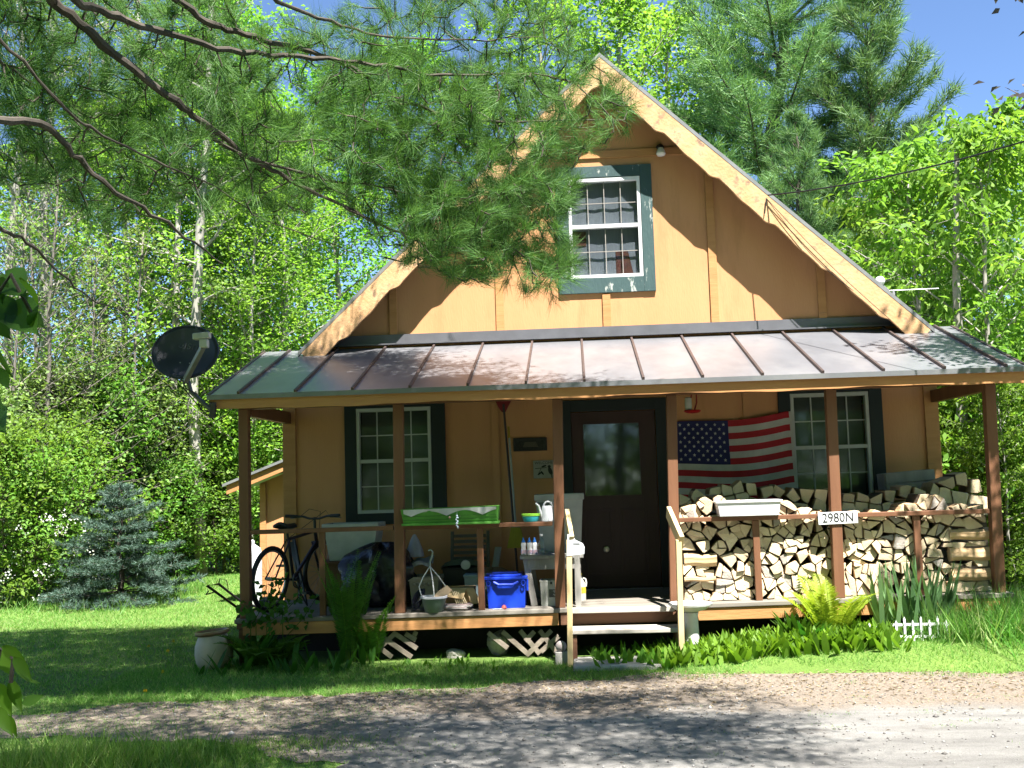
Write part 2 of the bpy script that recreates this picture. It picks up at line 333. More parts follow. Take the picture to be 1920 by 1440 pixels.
# rails and balusters
def rail(xa, xb, za, zb_): b = MB(); b.bar((xa, YP, za), (xb, YP, zb_), .088, .042); return b.build('rail', M['brown'], house, bevel=.004)
rail(P1+.05, P2-.05, 1.345, 1.35); rail(P2+.05, P3-.05, 1.35, 1.35); rail(P4+.05, P5-.05, 1.35, 1.352); rail(P5+.05, P6-.05, 1.352, 1.355)
for u, v in ((605, 1080), (902, 1080), (1420, 1050), (1722, 1040)):
    x = at(u, v, YP).x; b = MB(); b.bar((x, YP, zt(x)), (x, YP, 1.328), .062, .04, (0, 1, 0)); b.build('baluster', M['brown'], house, bevel=.004)
# deck
b = MB(); y = -1.66
while y < -.08:
    b.box(-3.70, 3.70, y, y+.137, -.042, 0, 0, lambda v: Vector((v.x, v.y, v.z+zt(v.x)))); y += .1425
b.build('deck', M['deck'], house, bevel=.006)
rim = lambda xa, xb, m_: MB().box(xa, xb, -1.645, -1.60, -.16, -.043, 0, lambda v: Vector((v.x, v.y, v.z+zt(v.x)))).build('rim_board', m_, house, bevel=.004)
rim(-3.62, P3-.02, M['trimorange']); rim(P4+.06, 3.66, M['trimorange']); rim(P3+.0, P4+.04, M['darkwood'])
b = MB(); b.box(-3.6, 3.6, -.9, -.85, -.1, .45); b.build('underdeck_shade_backing', M['interior'], house)  # dark backing added under the deck, stands in for the shade there
# lattice under the deck
def lattice(u0, v0, u1, v1, strips):
    b = MB()
    for (a, c, d, e) in strips: b.bar(at(a, c, -1.58), at(d, e, -1.585), .044, .012, (0, 1, 0))
    b.build('lattice', M['latt'], house)
def strips(lst): return lst
lattice(0, 0, 0, 0, [(705, 1186, 772, 1232), (738, 1186, 782, 1216), (760, 1188, 780, 1200), (742, 1186, 705, 1222), (775, 1186, 782, 1190), (700, 1205, 735, 1232)])
lattice(0, 0, 0, 0, [(915, 1186, 952, 1215), (942, 1184, 992, 1228), (975, 1182, 1012, 1226), (1012, 1182, 1044, 1224), (1034, 1182, 988, 1228), (1048, 1192, 1014, 1222), (1002, 1184, 985, 1202)])
# steps
xa, xb = P3+.07, P4-.0
b = MB(); b.box(xa+.02, xb+.02, -1.98, -1.70, .345, .385); b.build('tread', M['tread'], house, bevel=.006)
b = MB(); b.box(xa+.02, xb-.02, -1.72, -1.661, zt(0)-.05, zt(0)+.001); b.build('tread', M['tread'], house, bevel=.006)
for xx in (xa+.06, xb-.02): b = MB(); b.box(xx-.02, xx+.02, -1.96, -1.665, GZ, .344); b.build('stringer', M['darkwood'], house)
# stair rails: a newel plank and a rail board sloping down to it, edge on
def stair(u0, v0, u1, v1, u2, v2, name):
    Yn = -2.08; tp = at(u1, v1, Yn); bt = at(u2, v2, Yn); nx = tp.x; b = MB()
    b.bar((bt.x, Yn, GZ-.02), (nx, Yn, tp.z), .05, .09, (0, 1, 0)); o = b.build('stair_newel', M['cream'], house, bevel=.004)
    st = at(u0, v0, YP-.07); b = MB(); b.bar((st.x+.005, YP-.06, st.z-.05), (nx+.025, Yn-.04, tp.z-.02), .042, .12); b.build('stair_rail', M['cream'], house, bevel=.004)
    return nx, tp.z
NL = stair(1062, 955, 1067, 1012, 1069, 1240, 'l'); NR = stair(1252, 950, 1272, 1012, 1276, 1185, 'r')
# windows
curtain = mat('grey_curtain', (.27, .25, .29), .9, (.21, .19, .225), 30, (4, 1, .2), .2); redcloth = mat('red_cloth', (.16, .04, .03), .9, (.09, .03, .03), 14)
blind = mat('window_blind', (.20, .21, .19), .9, (.15, .16, .14), 30, (.2, 1, 6))
def window(W, trim, mats, frame, cols, rows, zm, label=None, mw=.006):
    x0, x1, z0, z1 = W; l, r, bo, to = trim
    b = MB(); b.frame(x0-.005, x1+.005, z0-.005, z1+.005, -.035, -.001, l, r, bo, to)
    w_ = b.build('window', mats, house, bevel=.003)
    if label: w_['label'] = label
    b = MB(); b.frame(x0+.035, x1-.035, z0+.035, z1-.04, -.028, .06, .035, .035, .035, .04)
    b.box(x0+.036, x1-.036, -.02, .05, zm-.02, zm+.02)
    b.build('sash', frame, w_); b = MB()
    for za, zb_ in ((z0+.035, zm-.02), (zm+.02, z1-.04)):
        for i in range(1, cols): xx = x0+.035+(x1-x0-.07)*i/cols; b.box(xx-mw, xx+mw, .012, .028, za, zb_)
        for j in range(1, rows): zz = za+(zb_-za)*j/rows; b.box(x0+.036, x1-.036, .0125, .0275, zz-mw, zz+mw)
    b.build('muntins', frame if mw > .004 else thinm, w_)
    b = MB(); b.box(x0+.034, x1-.034, .030, .034, z0+.034, zm-.018); b.box(x0+.034, x1-.034, .030, .034, zm+.018, z1-.039); b.build('pane', M['glass'], w_)
    return w_
thinm = mat('thin_muntin', (.34, .31, .28), .6)
wg = window(GW, (.13, .13, .17, .13), M['greenpeel'], M['white'], 4, 2, 4.63, 'gable window with peeling teal boards and a white sash', .0038)
wframe = mat('porch_sash', (.50, .52, .49), .6, (.42, .44, .41), 9)
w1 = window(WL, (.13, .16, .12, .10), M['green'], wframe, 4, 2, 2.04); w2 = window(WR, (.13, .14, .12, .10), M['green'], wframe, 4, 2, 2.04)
b = MB(); b.grid(lambda u, v: (GW[0]+.02+u*.78, .055+.003*math.sin(u*23), 4.655+v*.5), 60, 2); b.grid(lambda u, v: (GW[0]+.02+u*.78, .06+.003*math.sin(u*19), 4.04+v*.585), 60, 2); b.build('curtain', curtain, wg)
b = MB(); b.grid(lambda u, v: (.20+u*.20*(1-.3*v), .0525, 4.05+v*.30), 8, 4); b.grid(lambda u, v: (GW[0]+.03+u*.16, .0525, 4.42+v*.17), 6, 3); b.build('cloth', redcloth, wg)
for wn, W in ((w1, WL), (w2, WR)): b = MB(); b.grid(lambda u, v: (W[0]+.02+u*(W[1]-W[0]-.04), .2, 1.45+v*1.2), 2, 2); b.build('blind', blind, wn)
# door
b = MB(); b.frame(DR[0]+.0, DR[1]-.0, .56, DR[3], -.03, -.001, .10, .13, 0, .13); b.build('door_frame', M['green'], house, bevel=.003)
pn = (-.262, .40, 1.56, 2.40)
b = MB(); b.frame(pn[0], pn[1], pn[2], pn[3], .01, .055, pn[0]-DR[0]-.004, DR[1]-pn[1]-.004, pn[2]-.565, DR[3]-pn[3]-.004)
for a, c in ((-.27, .05), (.13, .45)): b.frame(a+.03, c-.03, .72, 1.40, .0, .0098, .03, .03, .03, .03)
door = b.build('door', M['doorbrown'], house, bevel=.002)
b = MB(); b.box(pn[0]+.001, pn[1]-.001, .03, .034, pn[2]+.001, pn[3]-.001); b.build('pane', M['doorglass'], door)
b = MB(); b.frame(pn[0]+.02, pn[1]-.02, pn[2]+.02, pn[3]-.02, .005, .0299, .02, .02, .02, .02); b.build('pane_moulding', M['doorbrown'], door)
p = at(1137, 1030, -.03); b = MB(); b.lathe([(.012, -.045), (.03, -.04), (.034, -.02), (.025, -.002), (.012, .0), (.012, .038)], (p.x, -.0, p.z), 14, mtx=Matrix.Rotation(-math.pi/2, 3, 'X')); b.build('knob', mat('brass_knob', (.55, .50, .38), .3, metal=.4), door, smooth=True)
b = MB(); b.box(DR[0], DR[1], -.12, .1, .53, .56); b.build('threshold', M['grey_wood'], house)
# wiring along the right bargeboard
b = MB()
for k in (0, 1):
    pts = []
    for i in range(13):
        q = i/12; A = at(1437, 372, -.36); B_ = at(1600+k*70, 545+k*55, -.36); p = A.lerp(B_, q); p.z -= (.10-.05*k)*math.sin(math.pi*q); pts.append(p)
    b.tube(pts, .0035, 5)
b.tube([at(1437, 372, -.36), at(1434, 400, -.36)], .007, 5); b.build('service_wire', M['black'], house)
# ================================================================== THINGS ON AND ROUND THE PORCH
def mt(name, c, rough=.5, **k): return mat(name, c, rough, **k)
# ---- flag: every pixel corner is taken to the wall plane once, the cloth is a real sheet there
fl = thing('flag', 'stars and stripes flag pinned to the shaded porch wall beside the door', 'flag', at(1375, 860, -.06))
def flagp(u, v, off=0.):
    tl, tr, bl, br = at(1266, 790, -.06), at(1482, 771, -.06), at(1272, 938, -.06), at(1494, 928, -.06)
    p = tl.lerp(tr, u).lerp(bl.lerp(br, u), v)
    sag = -.085*math.sin(math.pi*min(1, u*1.05))*(1-.35*v)*(u**.6)
    p.z += sag*.75-.03*v*math.sin(math.pi*u); p.y += .014*math.sin(u*15+v*3)+.012*math.sin(u*6-v*7)-.02*v-off
    return p
fr, fw, fb = mt('flag_red', (.42, .02, .03), .85), mt('flag_white', (.55, .53, .50), .85), mt('flag_blue', (.02, .022, .10), .85)
b = MB()
for j in range(13):
    b.grid(lambda u, v: flagp(u, (j+v)/13), 40, 3, 0 if j % 2 == 0 else 1)
b.build('cloth', [fr, fw], fl, smooth=True)
b = MB(); b.grid(lambda u, v: flagp(.003+u*.455, .003+v*.535, .004), 20, 10, 0)
for row in range(9):
    for k in range(6 if row % 2 == 0 else 5):
        cu = .455*(.085+k*.166+(.083 if row % 2 else 0)); cv = .535*(.095+row*.101); vs = []
        for i in range(10):
            r_ = .021 if i % 2 == 0 else .0085; a = math.pi/2+i*math.pi/5
            vs.append(flagp(cu+r_*math.cos(a)*.72, cv-r_*math.sin(a)*1.1, .008))
        b.add(vs+[flagp(cu, cv, .008)], [(i, (i+1) % 10, 10) for i in range(10)], 1)
b.build('canton', [fb, fw], fl)
b = MB(); b.grid(lambda u, v: flagp(.985+u*.02, v, .005), 1, 26); b.build('hem', fw, fl)
# ---- number sign
c = at(1571, 971, YP-.062); sg = thing('number_sign', 'white house number sign reading 2980N on the porch post', 'sign', c)
b = MB(); b.box(c.x-.185, c.x+.185, c.y-.004, c.y+.004, c.z-.058, c.z+.058); o = b.build('plate', M['white'], sg, bevel=.003); o.rotation_euler = (0, math.radians(-1.2), 0)
o = text('number', '2980N', .125, Matrix.Translation((c.x, c.y-.006, c.z)) @ FRONT, M['black'], sg, sx=.86); o.rotation_euler = (0, math.radians(-1.2), 0)
# ---- plaque and welcome sign
c = at(994, 833, -.03); pl = thing('plaque', 'dark carved plaque with a raised border on the wall above the welcome sign', 'plaque', c)
dkp = mt('dark_plaque', (.05, .045, .035), .6, c2=(.02, .02, .015), scale=40, bump=.6)
b = MB(); b.box(c.x-.19, c.x+.19, c.y, c.y+.028, c.z-.075, c.z+.075); b.build('panel', dkp, pl, bevel=.006)
b = MB(); b.frame(c.x-.15, c.x+.15, c.z-.045, c.z+.045, c.y-.012, c.y-.0005, .035, .035, .025, .025); b.build('border', dkp, pl, bevel=.004)
b = MB()
for i in range(5): b.box(c.x-.08+.005*i, c.x+.09-.006*i, c.y-.008, c.y-.0005, c.z-.028+i*.012, c.z-.024+i*.012)
b.build('lettering', mt('worn_gold', (.22, .19, .12), .6), pl)
c = at(1020, 880, -.03); ws = thing('welcome_sign', 'small pale sign with WELCOME and a bird on a branch', 'sign', c)
b = MB(); b.box(c.x-.12, c.x+.12, c.y, c.y+.025, c.z-.10, c.z+.10); b.build('panel', mt('sign_cream', (.42, .40, .34), .7), ws, bevel=.004)
text('lettering', 'WELCOME', .042, Matrix.Translation((c.x, c.y-.002, c.z+.072)) @ FRONT, M['black'], ws)
b = MB(); y = c.y-.003
b.bar((c.x-.10, y, c.z+.01), (c.x+.03, y, c.z+.02), .004, .006); b.bar((c.x-.03, y, c.z+.015), (c.x-.06, y, c.z-.04), .004, .005)
def oval(cx, cz, a, bb, rot): return [Vector((cx+a*math.cos(t)*math.cos(rot)-bb*math.sin(t)*math.sin(rot), y, cz+a*math.cos(t)*math.sin(rot)+bb*math.sin(t)*math.cos(rot))) for t in [i*math.pi/6 for i in range(12)]]
for q in ((.07, -.02, .045, .022, 1.9), (.06, .03, .018, .016, 0), (-.05, -.045, .028, .01, .6), (-.02, -.04, .026, .01, 2.2), (0, .035, .03, .01, .3), (.085, -.075, .03, .006, 1.7)): b.prism(oval(c.x+q[0], c.z+q[1], q[2], q[3], q[4]), (0, .002, 0))
b.build('picture', M['black'], ws)
# ---- feeder and horn shaped lamp under the eave
c = at(1296, 762, -.45); hf = thing('bird_feeder', 'red and white hummingbird feeder hanging under the porch eave by the door', 'bird feeder', c)
b = MB(); b.lathe([(.02, .1), (.035, .09), (.04, 0), (.03, -.04), (.02, -.05)], (c.x-.03, c.y, c.z), 14); b.build('bottle', mt('feeder_glass', (.55, .54, .50), .25), hf, smooth=True)
b = MB(); b.lathe([(.03, -.045), (.085, -.04), (.095, -.052), (.06, -.07), (.02, -.075)], (c.x+.01, c.y, c.z), 18); b.build('tray', mt('feeder_red', (.55, .02, .02), .4), hf, smooth=True)
b = MB(); b.tube([(c.x+.03, c.y, c.z-.05), (c.x+.06, c.y, c.z+.04), (c.x+.06, c.y, c.z+.15), (c.x+.02, c.y, c.z+.16), (c.x+.0, c.y, c.z+.09)], .008, 6); b.tube([(c.x+.04, c.y, c.z+.155), (c.x+.04, c.y, prz(c.y)-.05)], .003, 5); b.build('hanger', mt('feeder_frame', (.28, .015, .015), .5), hf)
# ---- poles leaning on the wall
t0, t1 = at(944, 758, -.10), at(972, 1095, -.35)
sr = thing('snow_rake', 'long dark pole with a red scraper head leaning up the wall', 'rake', t1)
b = MB(); b.tube([t1, t0], .013, 7); b.build('handle', mt('dark_pole', (.06, .035, .03), .5), sr)
b = MB(); b.prism([t0+Vector((x, 0, z)) for x, z in ((-.10, .06), (.10, .06), (.05, -.03), (.02, -.09), (-.02, -.09), (-.06, -.03))], (0, .03, 0)); b.build('head', mt('red_plastic', (.25, .015, .02), .45), sr, bevel=.004)
t0, t1 = at(953, 800, -.10), at(967, 985, -.42)
br = thing('broom', 'broom with a pale handle and yellow bristles leaning behind the bench', 'broom', at(968, 1028, -.45))
b = MB(); b.tube([t0, t0.lerp(t1, .12)], .013, 7, 1); b.tube([t0.lerp(t1, .12), t1], .012, 7, 0); b.build('handle', [mt('pale_pole', (.42, .42, .38), .5), mt('yellow_grip', (.5, .33, .04), .5)], br)
b = MB(); b.prism([t1+Vector((x, -.02, z)) for x, z in ((-.04, .03), (.04, .03), (.05, -.02), (-.05, -.02))], (0, .05, 0)); b.build('cap', mt('broom_cap', (.35, .36, .36), .5), br)
b = MB(); b.prism([t1+Vector((x, -.02, z)) for x, z in ((-.05, -.021), (.05, -.021), (.10, -.24), (-.10, -.24))], (0, .05, 0)); b.build('bristles', mt('yellow_bristle', (.45, .38, .04), .8, scale=60, stretch=(6, 1, .3)), br)
# ---- tub helper: rectangular flared tub with rim
def tub(parent, name, x0, x1, y0, y1, z0, z1, m, flare=.05, rim=.02, rimh=.03, lid=None, wall=.012, rimm=None):
    b = MB(); cx, cy = (x0+x1)/2, (y0+y1)/2; hx, hy = (x1-x0)/2, (y1-y0)/2
    def ring(z, f, g=0): return [Vector((cx+sx*(hx-f-g), cy+sy*(hy-f*.6-g), z)) for sx, sy in ((-1, -1), (1, -1), (1, 1), (-1, 1))]
    rs = [ring(z0, flare), ring(z1-rimh, 0), ring(z1-rimh, -rim), ring(z1, -rim), ring(z1, 0, wall), ring(z0+.02, flare, wall)]
    vs = sum(rs, []); fs = [(0, 3, 2, 1), (20, 21, 22, 23)]
    for k in range(5):
        for i in range(4): fs.append((k*4+i, k*4+(i+1) % 4, k*4+4+(i+1) % 4, k*4+4+i))
    b.add(vs, fs); return b.build(name, m, parent, bevel=.006)
def span(u0, u1, v0, v1, Y): a = at(u0, v1, Y); c = at(u1, v0, Y); return a.x, c.x, a.z, c.z
# grey tub on a dark stand at the left
x0, x1, z0, z1 = span(610, 708, 980, 1052, -.75)
t = thing('storage_tub', 'large pale grey storage tub on a dark box at the left of the porch', 'storage tub', ((x0+x1)/2, -.6, z0))
greyp = mt('grey_plastic', (.48, .49, .47), .5)
tub(t, 'tub', x0, x1, -.80, -.40, z0, z1, greyp, .05, .02, .05)
t = thing('box_stand', 'dark wooden box holding up the pale grey tub', 'box', ((x0+x1)/2, -.55, zt(x0)))
b = MB(); b.box(x0-.02, x1+.05, -.82, -.38, zt(x0)+.03, z0-.03); b.build('body', M['darkwood'], t, bevel=.004); b = MB(); b.box(x0-.05, x1+.08, -.85, -.35, z0-.0295, z0-.002); b.build('top', M['darkwood'], t, bevel=.004)
b = MB()
for q in (x0, x1+.02): b.box(q-.02, q+.02, -.80, -.40, zt(x0)+.001, zt(x0)+.029)
b.build('foot', M['darkwood'], t)
# big bin by the door on the bench
x0, x1, z0, z1 = span(1008, 1092, 925, 1036, -1.0)
t = thing('waste_bin', 'tall grey bin standing on the bench left of the door', 'bin', ((x0+x1)/2, -.8, z0))
tub(t, 'bin', x0, x1, -1.03, -.62, z0+.002, z1, mt('bin_grey', (.42, .43, .42), .5), .035, .015, .06)
b = MB(); b.prism([Vector((x0+.02+.01*0, -1.042, z1-.08)), Vector((x0+.14, -1.042, z1-.08)), Vector((x0+.10, -1.042, z1-.19)), Vector((x0+.04, -1.042, z1-.19))], (0, .012, 0)); b.build('label_patch', mt('dark_patch', (.10, .12, .11), .6), t)
bench_z = z0
# bench
x0, x1 = at(975, 1040, -1.38).x, at(1094, 1040, -1.38).x
t = thing('bench', 'weathered grey wooden bench with splayed legs beside the porch steps', 'bench', ((x0+x1)/2, -1.0, zt(x0)))
b = MB(); zb = bench_z
for k in range(4): b.box(x0, x1, -1.42+k*.205, -1.42+k*.205+.198, zb-.035, zb)
b.build('seat', M['grey_wood'], t, bevel=.004)
b = MB(); b.box(x0+.07, x1-.03, -1.39, -1.365, zb-.14, zb-.036); b.build('apron', M['grey_wood'], t, bevel=.003)
for yy in (-1.36, -.68):
    for a, d in ((x0+.055, .075), (x1-.06, -.005)): b = MB(); b.bar((a, yy, zb-.036), (a+d, yy-.02, zt(a)+.001), .062, .04, (0, 1, 0)); b.build('leg', M['grey_wood'], t, bevel=.003)
# bottles on the bench
bw, bb_ = mt('bottle_white', (.78, .78, .80), .35), mt('bottle_blue', (.03, .16, .52), .35)
for i, u in enumerate((982, 993, 1003)):
    c = at(u, 1036, -1.30); c.z = bench_z; nm = ['white bottle with blue cap at the left of three on the bench', 'middle white bottle with blue cap on the bench', 'white bottle with blue cap next to the clear bottle'][i]
    t = thing('cleaner_bottle', nm, 'bottle', c, 'white bottles with blue caps on the bench')
    b = MB(); b.lathe([(.024, .001), (.027, .01), (.027, .05), (.022, .065), (.025, .085), (.025, .11), (.018, .122)], c, 16, sy=.8); b.build('body', bw, t, smooth=True)
    b = MB(); b.lathe([(.0275, .012), (.0285, .014), (.0285, .048), (.0275, .05)], c, 16, sy=.8, cap=False); b.build('wrapper', mt('wrap', (.35, .45, .72), .4, c2=(.6, .3, .25), scale=40), t)
    b = MB(); b.lathe([(.0175, .1225), (.017, .135), (.009, .15), (.007, .165), (.004, .17)], c, 12); b.build('cap', bb_, t, smooth=True)
c = at(1016, 1036, -1.33); c.z = bench_z; t = thing('water_bottle', 'clear plastic water bottle standing at the end of the bench', 'bottle', c)
b = MB(); b.lathe([(.028, .001), (.033, .01), (.033, .05), (.028, .062), (.033, .075), (.033, .12), (.026, .145), (.012, .168), (.012, .185)], c, 16); b.build('body', M['clear'], t, smooth=True)
b = MB(); b.lathe([(.014, .1855), (.014, .2), (.012, .202)], c, 12); b.build('cap', bw, t)
# rail top things
rz = 1.373
c = at(1022, 985, YP); c.z = rz; t = thing('watering_can', 'white plastic watering can standing on the porch rail', 'watering can', c)
wcm = mt('white_plastic', (.76, .76, .80), .35)
b = MB(); b.lathe([(.058, 0), (.06, .006), (.058, .012), (.054, .10), (.050, .14), (.044, .15), (.04, .15), (.045, .13)], (c.x+.025, c.y, c.z), 20, sy=.75); b.build('body', wcm, t, smooth=True)
b = MB(); b.tube([(c.x-.02, c.y, c.z+.04), (c.x-.04, c.y, c.z+.09), (c.x-.055, c.y, c.z+.15), (c.x-.085, c.y, c.z+.175)], [.018, .014, .010, .009], 10); b.build('spout', wcm, t, smooth=True)
b = MB(); b.tube([(c.x-.01+.06*(1-math.cos(a))*.75, c.y, c.z+.135+.055*math.sin(a)) for a in [i*math.pi/10 for i in range(11)]], .009, 8); b.build('handle', wcm, t, smooth=True)
c = at(996, 987, YP); c.z = rz; t = thing('food_tub', 'small teal tub with a lime green lid on the porch rail', 'tub', c)
b = MB(); b.lathe([(.062, 0), (.070, .01), (.082, .055)], c, 20, sx=1.05, sy=.62); b.build('tub', mt('teal', (.04, .45, .55), .4), t, smooth=True)
b = MB(); b.lathe([(.086, .0555), (.088, .075), (.082, .078)], c, 20, sx=1.05, sy=.62); b.build('lid', mt('lime', (.28, .62, .06), .4), t, smooth=True)
# green window box
x0, x1 = at(757, 985, YP).x, at(937, 985, YP).x; c = Vector(((x0+x1)/2, YP-.03, rz))
t = thing('window_box', 'green window box planter with white scalloped band on the porch rail', 'planter', c)
gm, wm = mt('planter_green', (.11, .33, .05), .55, c2=(.08, .26, .035), blotch=(.35, .40, .2), bl_scale=18, bl_at=.66), mt('planter_white', (.68, .68, .68), .55)
yf = YP-.11
def fy(q): return yf+.02-(.035)*q
H_ = .155; b = MB()
b.add([(x0+.02, fy(0), rz), (x1-.015, fy(0), rz), (x1, fy(1), rz+H_+.012), (x0-.005, fy(1), rz+H_), (x0+.02, YP+.06, rz), (x1-.015, YP+.06, rz), (x1, YP+.08, rz+H_+.012), (x0-.005, YP+.08, rz+H_)], [(0, 1, 2, 3), (5, 4, 7, 6), (4, 0, 3, 7), (1, 5, 6, 2), (4, 5, 1, 0)])
b.build('trough', gm, t, solid=.008)
b = MB(); b.grid(lambda u, v: (x0+.02+u*(x1-x0-.04), fy(.97-(.40-.24*abs(math.sin(u*math.pi*3.2+.35)))*v*.8)-.007, rz+(H_+.010*u)*(.97-(.44-.30*abs(math.cos(u*math.pi*2.6+.9)))*v)), 60, 3); b.build('scallop_band', wm, t)
b = MB(); b.box(x0-.0, x1+.005, yf-.022, YP+.05, rz-.004, rz+.018); b.build('base_ledge', gm, t, bevel=.003)
for zz in (.05, .085): b = MB(); b.bar((x0+.015, fy(zz/H_)-.008, rz+zz), (x1-.012, fy(zz/H_)-.008, rz+zz), .004, .004); b.build('groove', mt('planter_dark', (.05, .16, .03), .6), t)
b = MB(); b.box(x0+.03, x1-.03, YP-.08, YP+.05, rz+.10, rz+.12); b.build('soil', mt('soil', (.05, .035, .025), .95, bump=.6), t)
p = at(843, 970, YP-.16); b = MB(); b.lathe([(.004, -.012), (.015, 0), (.004, .012)], p, 10); b.build('flower_knob', mt('peach', (.65, .4, .3), .5), t)
c = at(857, 978, YP-.165); t = thing('wind_chime', 'small pale blue glass chime hanging on the front of the green planter', 'ornament', c)
b = MB()
for k in range(7): b.lathe([(.003, -.014), (.011+.003*math.sin(k*2), 0), (.003, .014)], c+Vector((.007*math.sin(k*2.4), 0, .055-.018*k)), 8)
b.build('beads', mt('pale_blue_glass', (.45, .62, .78), .15, c2=(.62, .6, .66), scale=60), t, smooth=True); b = MB(); b.tube([c+Vector((0, 0, .06)), c+Vector((0, .02, .09))], .002, 5); b.build('string', wm, t)
# white planter tub right
x0, x1, z0, z1 = span(1342, 1462, 936, 972, YP-.03)
t = thing('white_planter', 'long white plastic planter tub on the rail above the firewood', 'planter', ((x0+x1)/2, YP-.02, rz))
tub(t, 'tub', x0+.01, x1-.01, YP-.13, YP+.10, rz+.001, z1, mt('bright_white', (.80, .80, .82), .4), .02, .018, .022)
b = MB(); b.box(x0+.05, x1-.05, YP-.09, YP+.06, rz+.025, rz+.05); b.build('soil', mt('dry_soil', (.09, .06, .04), .95), t)
# ---- deck things
def deckpt(u, v):
    p = atz(u, v, .53); return Vector((p.x, p.y, zt(p.x)+.001))
# blue lidded bin
x0, x1, z0, z1 = span(914, 985, 1080, 1142, -1.48); z0 = zt(x0)+.001
bl = mt('blue_plastic', (.012, .06, .62), .35, c2=(.01, .045, .52), scale=3); t = thing('blue_tote', 'bright blue plastic tote with hinged lid on the deck edge', 'tote', ((x0+x1)/2, -1.3, z0))
tub(t, 'bin', x0, x1, -1.50, -1.14, z0, z1-.03, bl, .012, .012, .02)
b = MB(); b.box(x0-.03, x1+.02, -1.53, -1.12, z1-.029, z1); b.box(x0+.03, x1-.04, -1.50, -1.15, z1+.0005, z1+.018); b.build('lid', bl, t, bevel=.006)
b = MB(); b.tube([(x0+.07, -1.515, z1-.05), (x0+.12, -1.53, z1-.075), (x1-.12, -1.53, z1-.075), (x1-.07, -1.515, z1-.05)], .014, 8); b.build('grip', bl, t)
for q in (x0+.02, x1-.02):
    b = MB(); b.tube([(q+.018*math.cos(a), -1.528, z1-.06+.026*math.sin(a)) for a in [i*math.pi/6 for i in range(12)]], .005, 6, closed=True); b.build('latch', bl, t)
b = MB(); b.box(x0-.045, x0-.02, -1.50, -1.46, z1-.19, z1-.031); b.box(x1+.008, x1+.028, -1.5, -1.46, z1-.14, z1-.031); b.build('strap', bl, t, bevel=.004)
c = deckpt(946, 1143); c.y = -1.56; t = thing('red_trinket', 'small red and white trinket on the deck in front of the blue tote', 'trinket', c)
b = MB(); b.lathe([(.02, 0), (.026, .012), (.02, .03), (.008, .04)], c, 12); b.build('knob', mt('dull_red', (.5, .10, .08), .5), t, smooth=True); b = MB(); b.lathe([(.02, .0), (.05, .004), (.07, .001)], c+Vector((-.05, 0, .002)), 10, sy=.5); b.build('scrap', wm, t)
# hanging pot
c = deckpt(812, 1150); c.y = -1.585; t = thing('hanging_pot', 'grey-green hanging flower pot with white wire hangers on the deck', 'flower pot', c)
zr = at(812, 1119, -1.585).z
b = MB(); b.lathe([(.085, 0), (.09, .004), (.122, zr-c.z-.012)], c, 24); b.lathe([(.085, .01), (.114, zr-c.z-.012)], c+Vector((0, 0, .001)), 24, cap=False); b.build('pot', mt('pot_grey', (.16, .20, .17), .5), t, smooth=True)
b = MB(); b.lathe([(.122, 0), (.133, .002), (.133, .020), (.118, .022), (.112, 0)], (c.x, c.y, zr-.012), 24, cap=False); b.lathe([(.0, -.012), (.11, -.012)], (c.x, c.y, zr), 20, cap=False); b.build('rim', mt('pot_rim', (.66, .66, .72), .45), t, smooth=True)
hk = at(806, 1062, -1.585)
for k, (dx, dy) in enumerate(((-.115, -.01), (.02, -.11), (.10, .06))):
    e = Vector((c.x+dx, c.y+dy, zr)); b = MB(); b.tube([e, e.lerp(hk, .3)+Vector((dx*.45, dy*.3, .01)), e.lerp(hk, .65)+Vector((dx*.35, 0, .0)), hk], .0055, 6); b.build('hanger', wm, t)
b = MB(); b.tube([hk, hk+Vector((.005, 0, .05)), hk+Vector((.025, 0, .10)), hk+Vector((.03, 0, .14)), hk+Vector((.012, 0, .16)), hk+Vector((-.012, 0, .15))], .008, 7); b.build('hook', mt('hook_grey', (.35, .38, .34), .5), t)
c2_ = Vector((c.x+.06, c.y+.02, zr)); t = thing('paper_scrap', 'crumpled tan paper sticking out of the hanging pot', 'paper', c2_)
b = MB(); b.prism([c2_+Vector(q) for q in ((-.08, 0, -.01), (.05, .01, .0), (.11, .03, .05), (.06, .03, .10), (-.02, .01, .05))], (.005, .012, 0)); b.build('sheet', mt('tan_paper', (.55, .40, .26), .9, bump=.2), t)
# cardboard box, papers, mats
cb = mt('cardboard', (.55, .36, .17), .85, c2=(.48, .30, .14)); x0, x1, z0, z1 = span(836, 888, 1102, 1133, -1.32); z0 = zt(x0)+.03
t = thing('cardboard_box', 'torn open cardboard box behind the hanging pot', 'box', ((x0+x1)/2, -1.25, z0))
b = MB(); b.box(x0, x1, -1.33, -1.08, z0, z1); b.build('box', cb, t)
b = MB(); b.add([(x0, -1.331, z1), (x1-.07, -1.331, z1), (x1-.1, -1.42, z1-.10), (x0+.02, -1.44, z1-.07)], [(0, 1, 2, 3)]); b.add([(x1-.08, -1.332, z1), (x1+.0, -1.332, z1), (x1+.08, -1.36, z0+.02), (x1-.02, -1.38, z0+.01)], [(0, 1, 2, 3)]); b.build('flap', mt('cardboard_light', (.66, .48, .26), .85), t, solid=.005)
b = MB()
for k in range(6): b.bar((x0+.08+.015*k, -1.40+.01*k, z1-.02), (x0+.12+.02*k, -1.42, z0+.02), .012, .004)
b.build('filler', mt('kraft_strips', (.75, .62, .38), .9), t)
x0, x1 = at(828, 1140, -1.45).x, at(880, 1140, -1.45).x; zz = zt(x0)
t = thing('paper_stack', 'loose pile of folded papers on the deck beside the hanging pot', 'papers', ((x0+x1)/2, -1.42, zz))
b = MB(); 
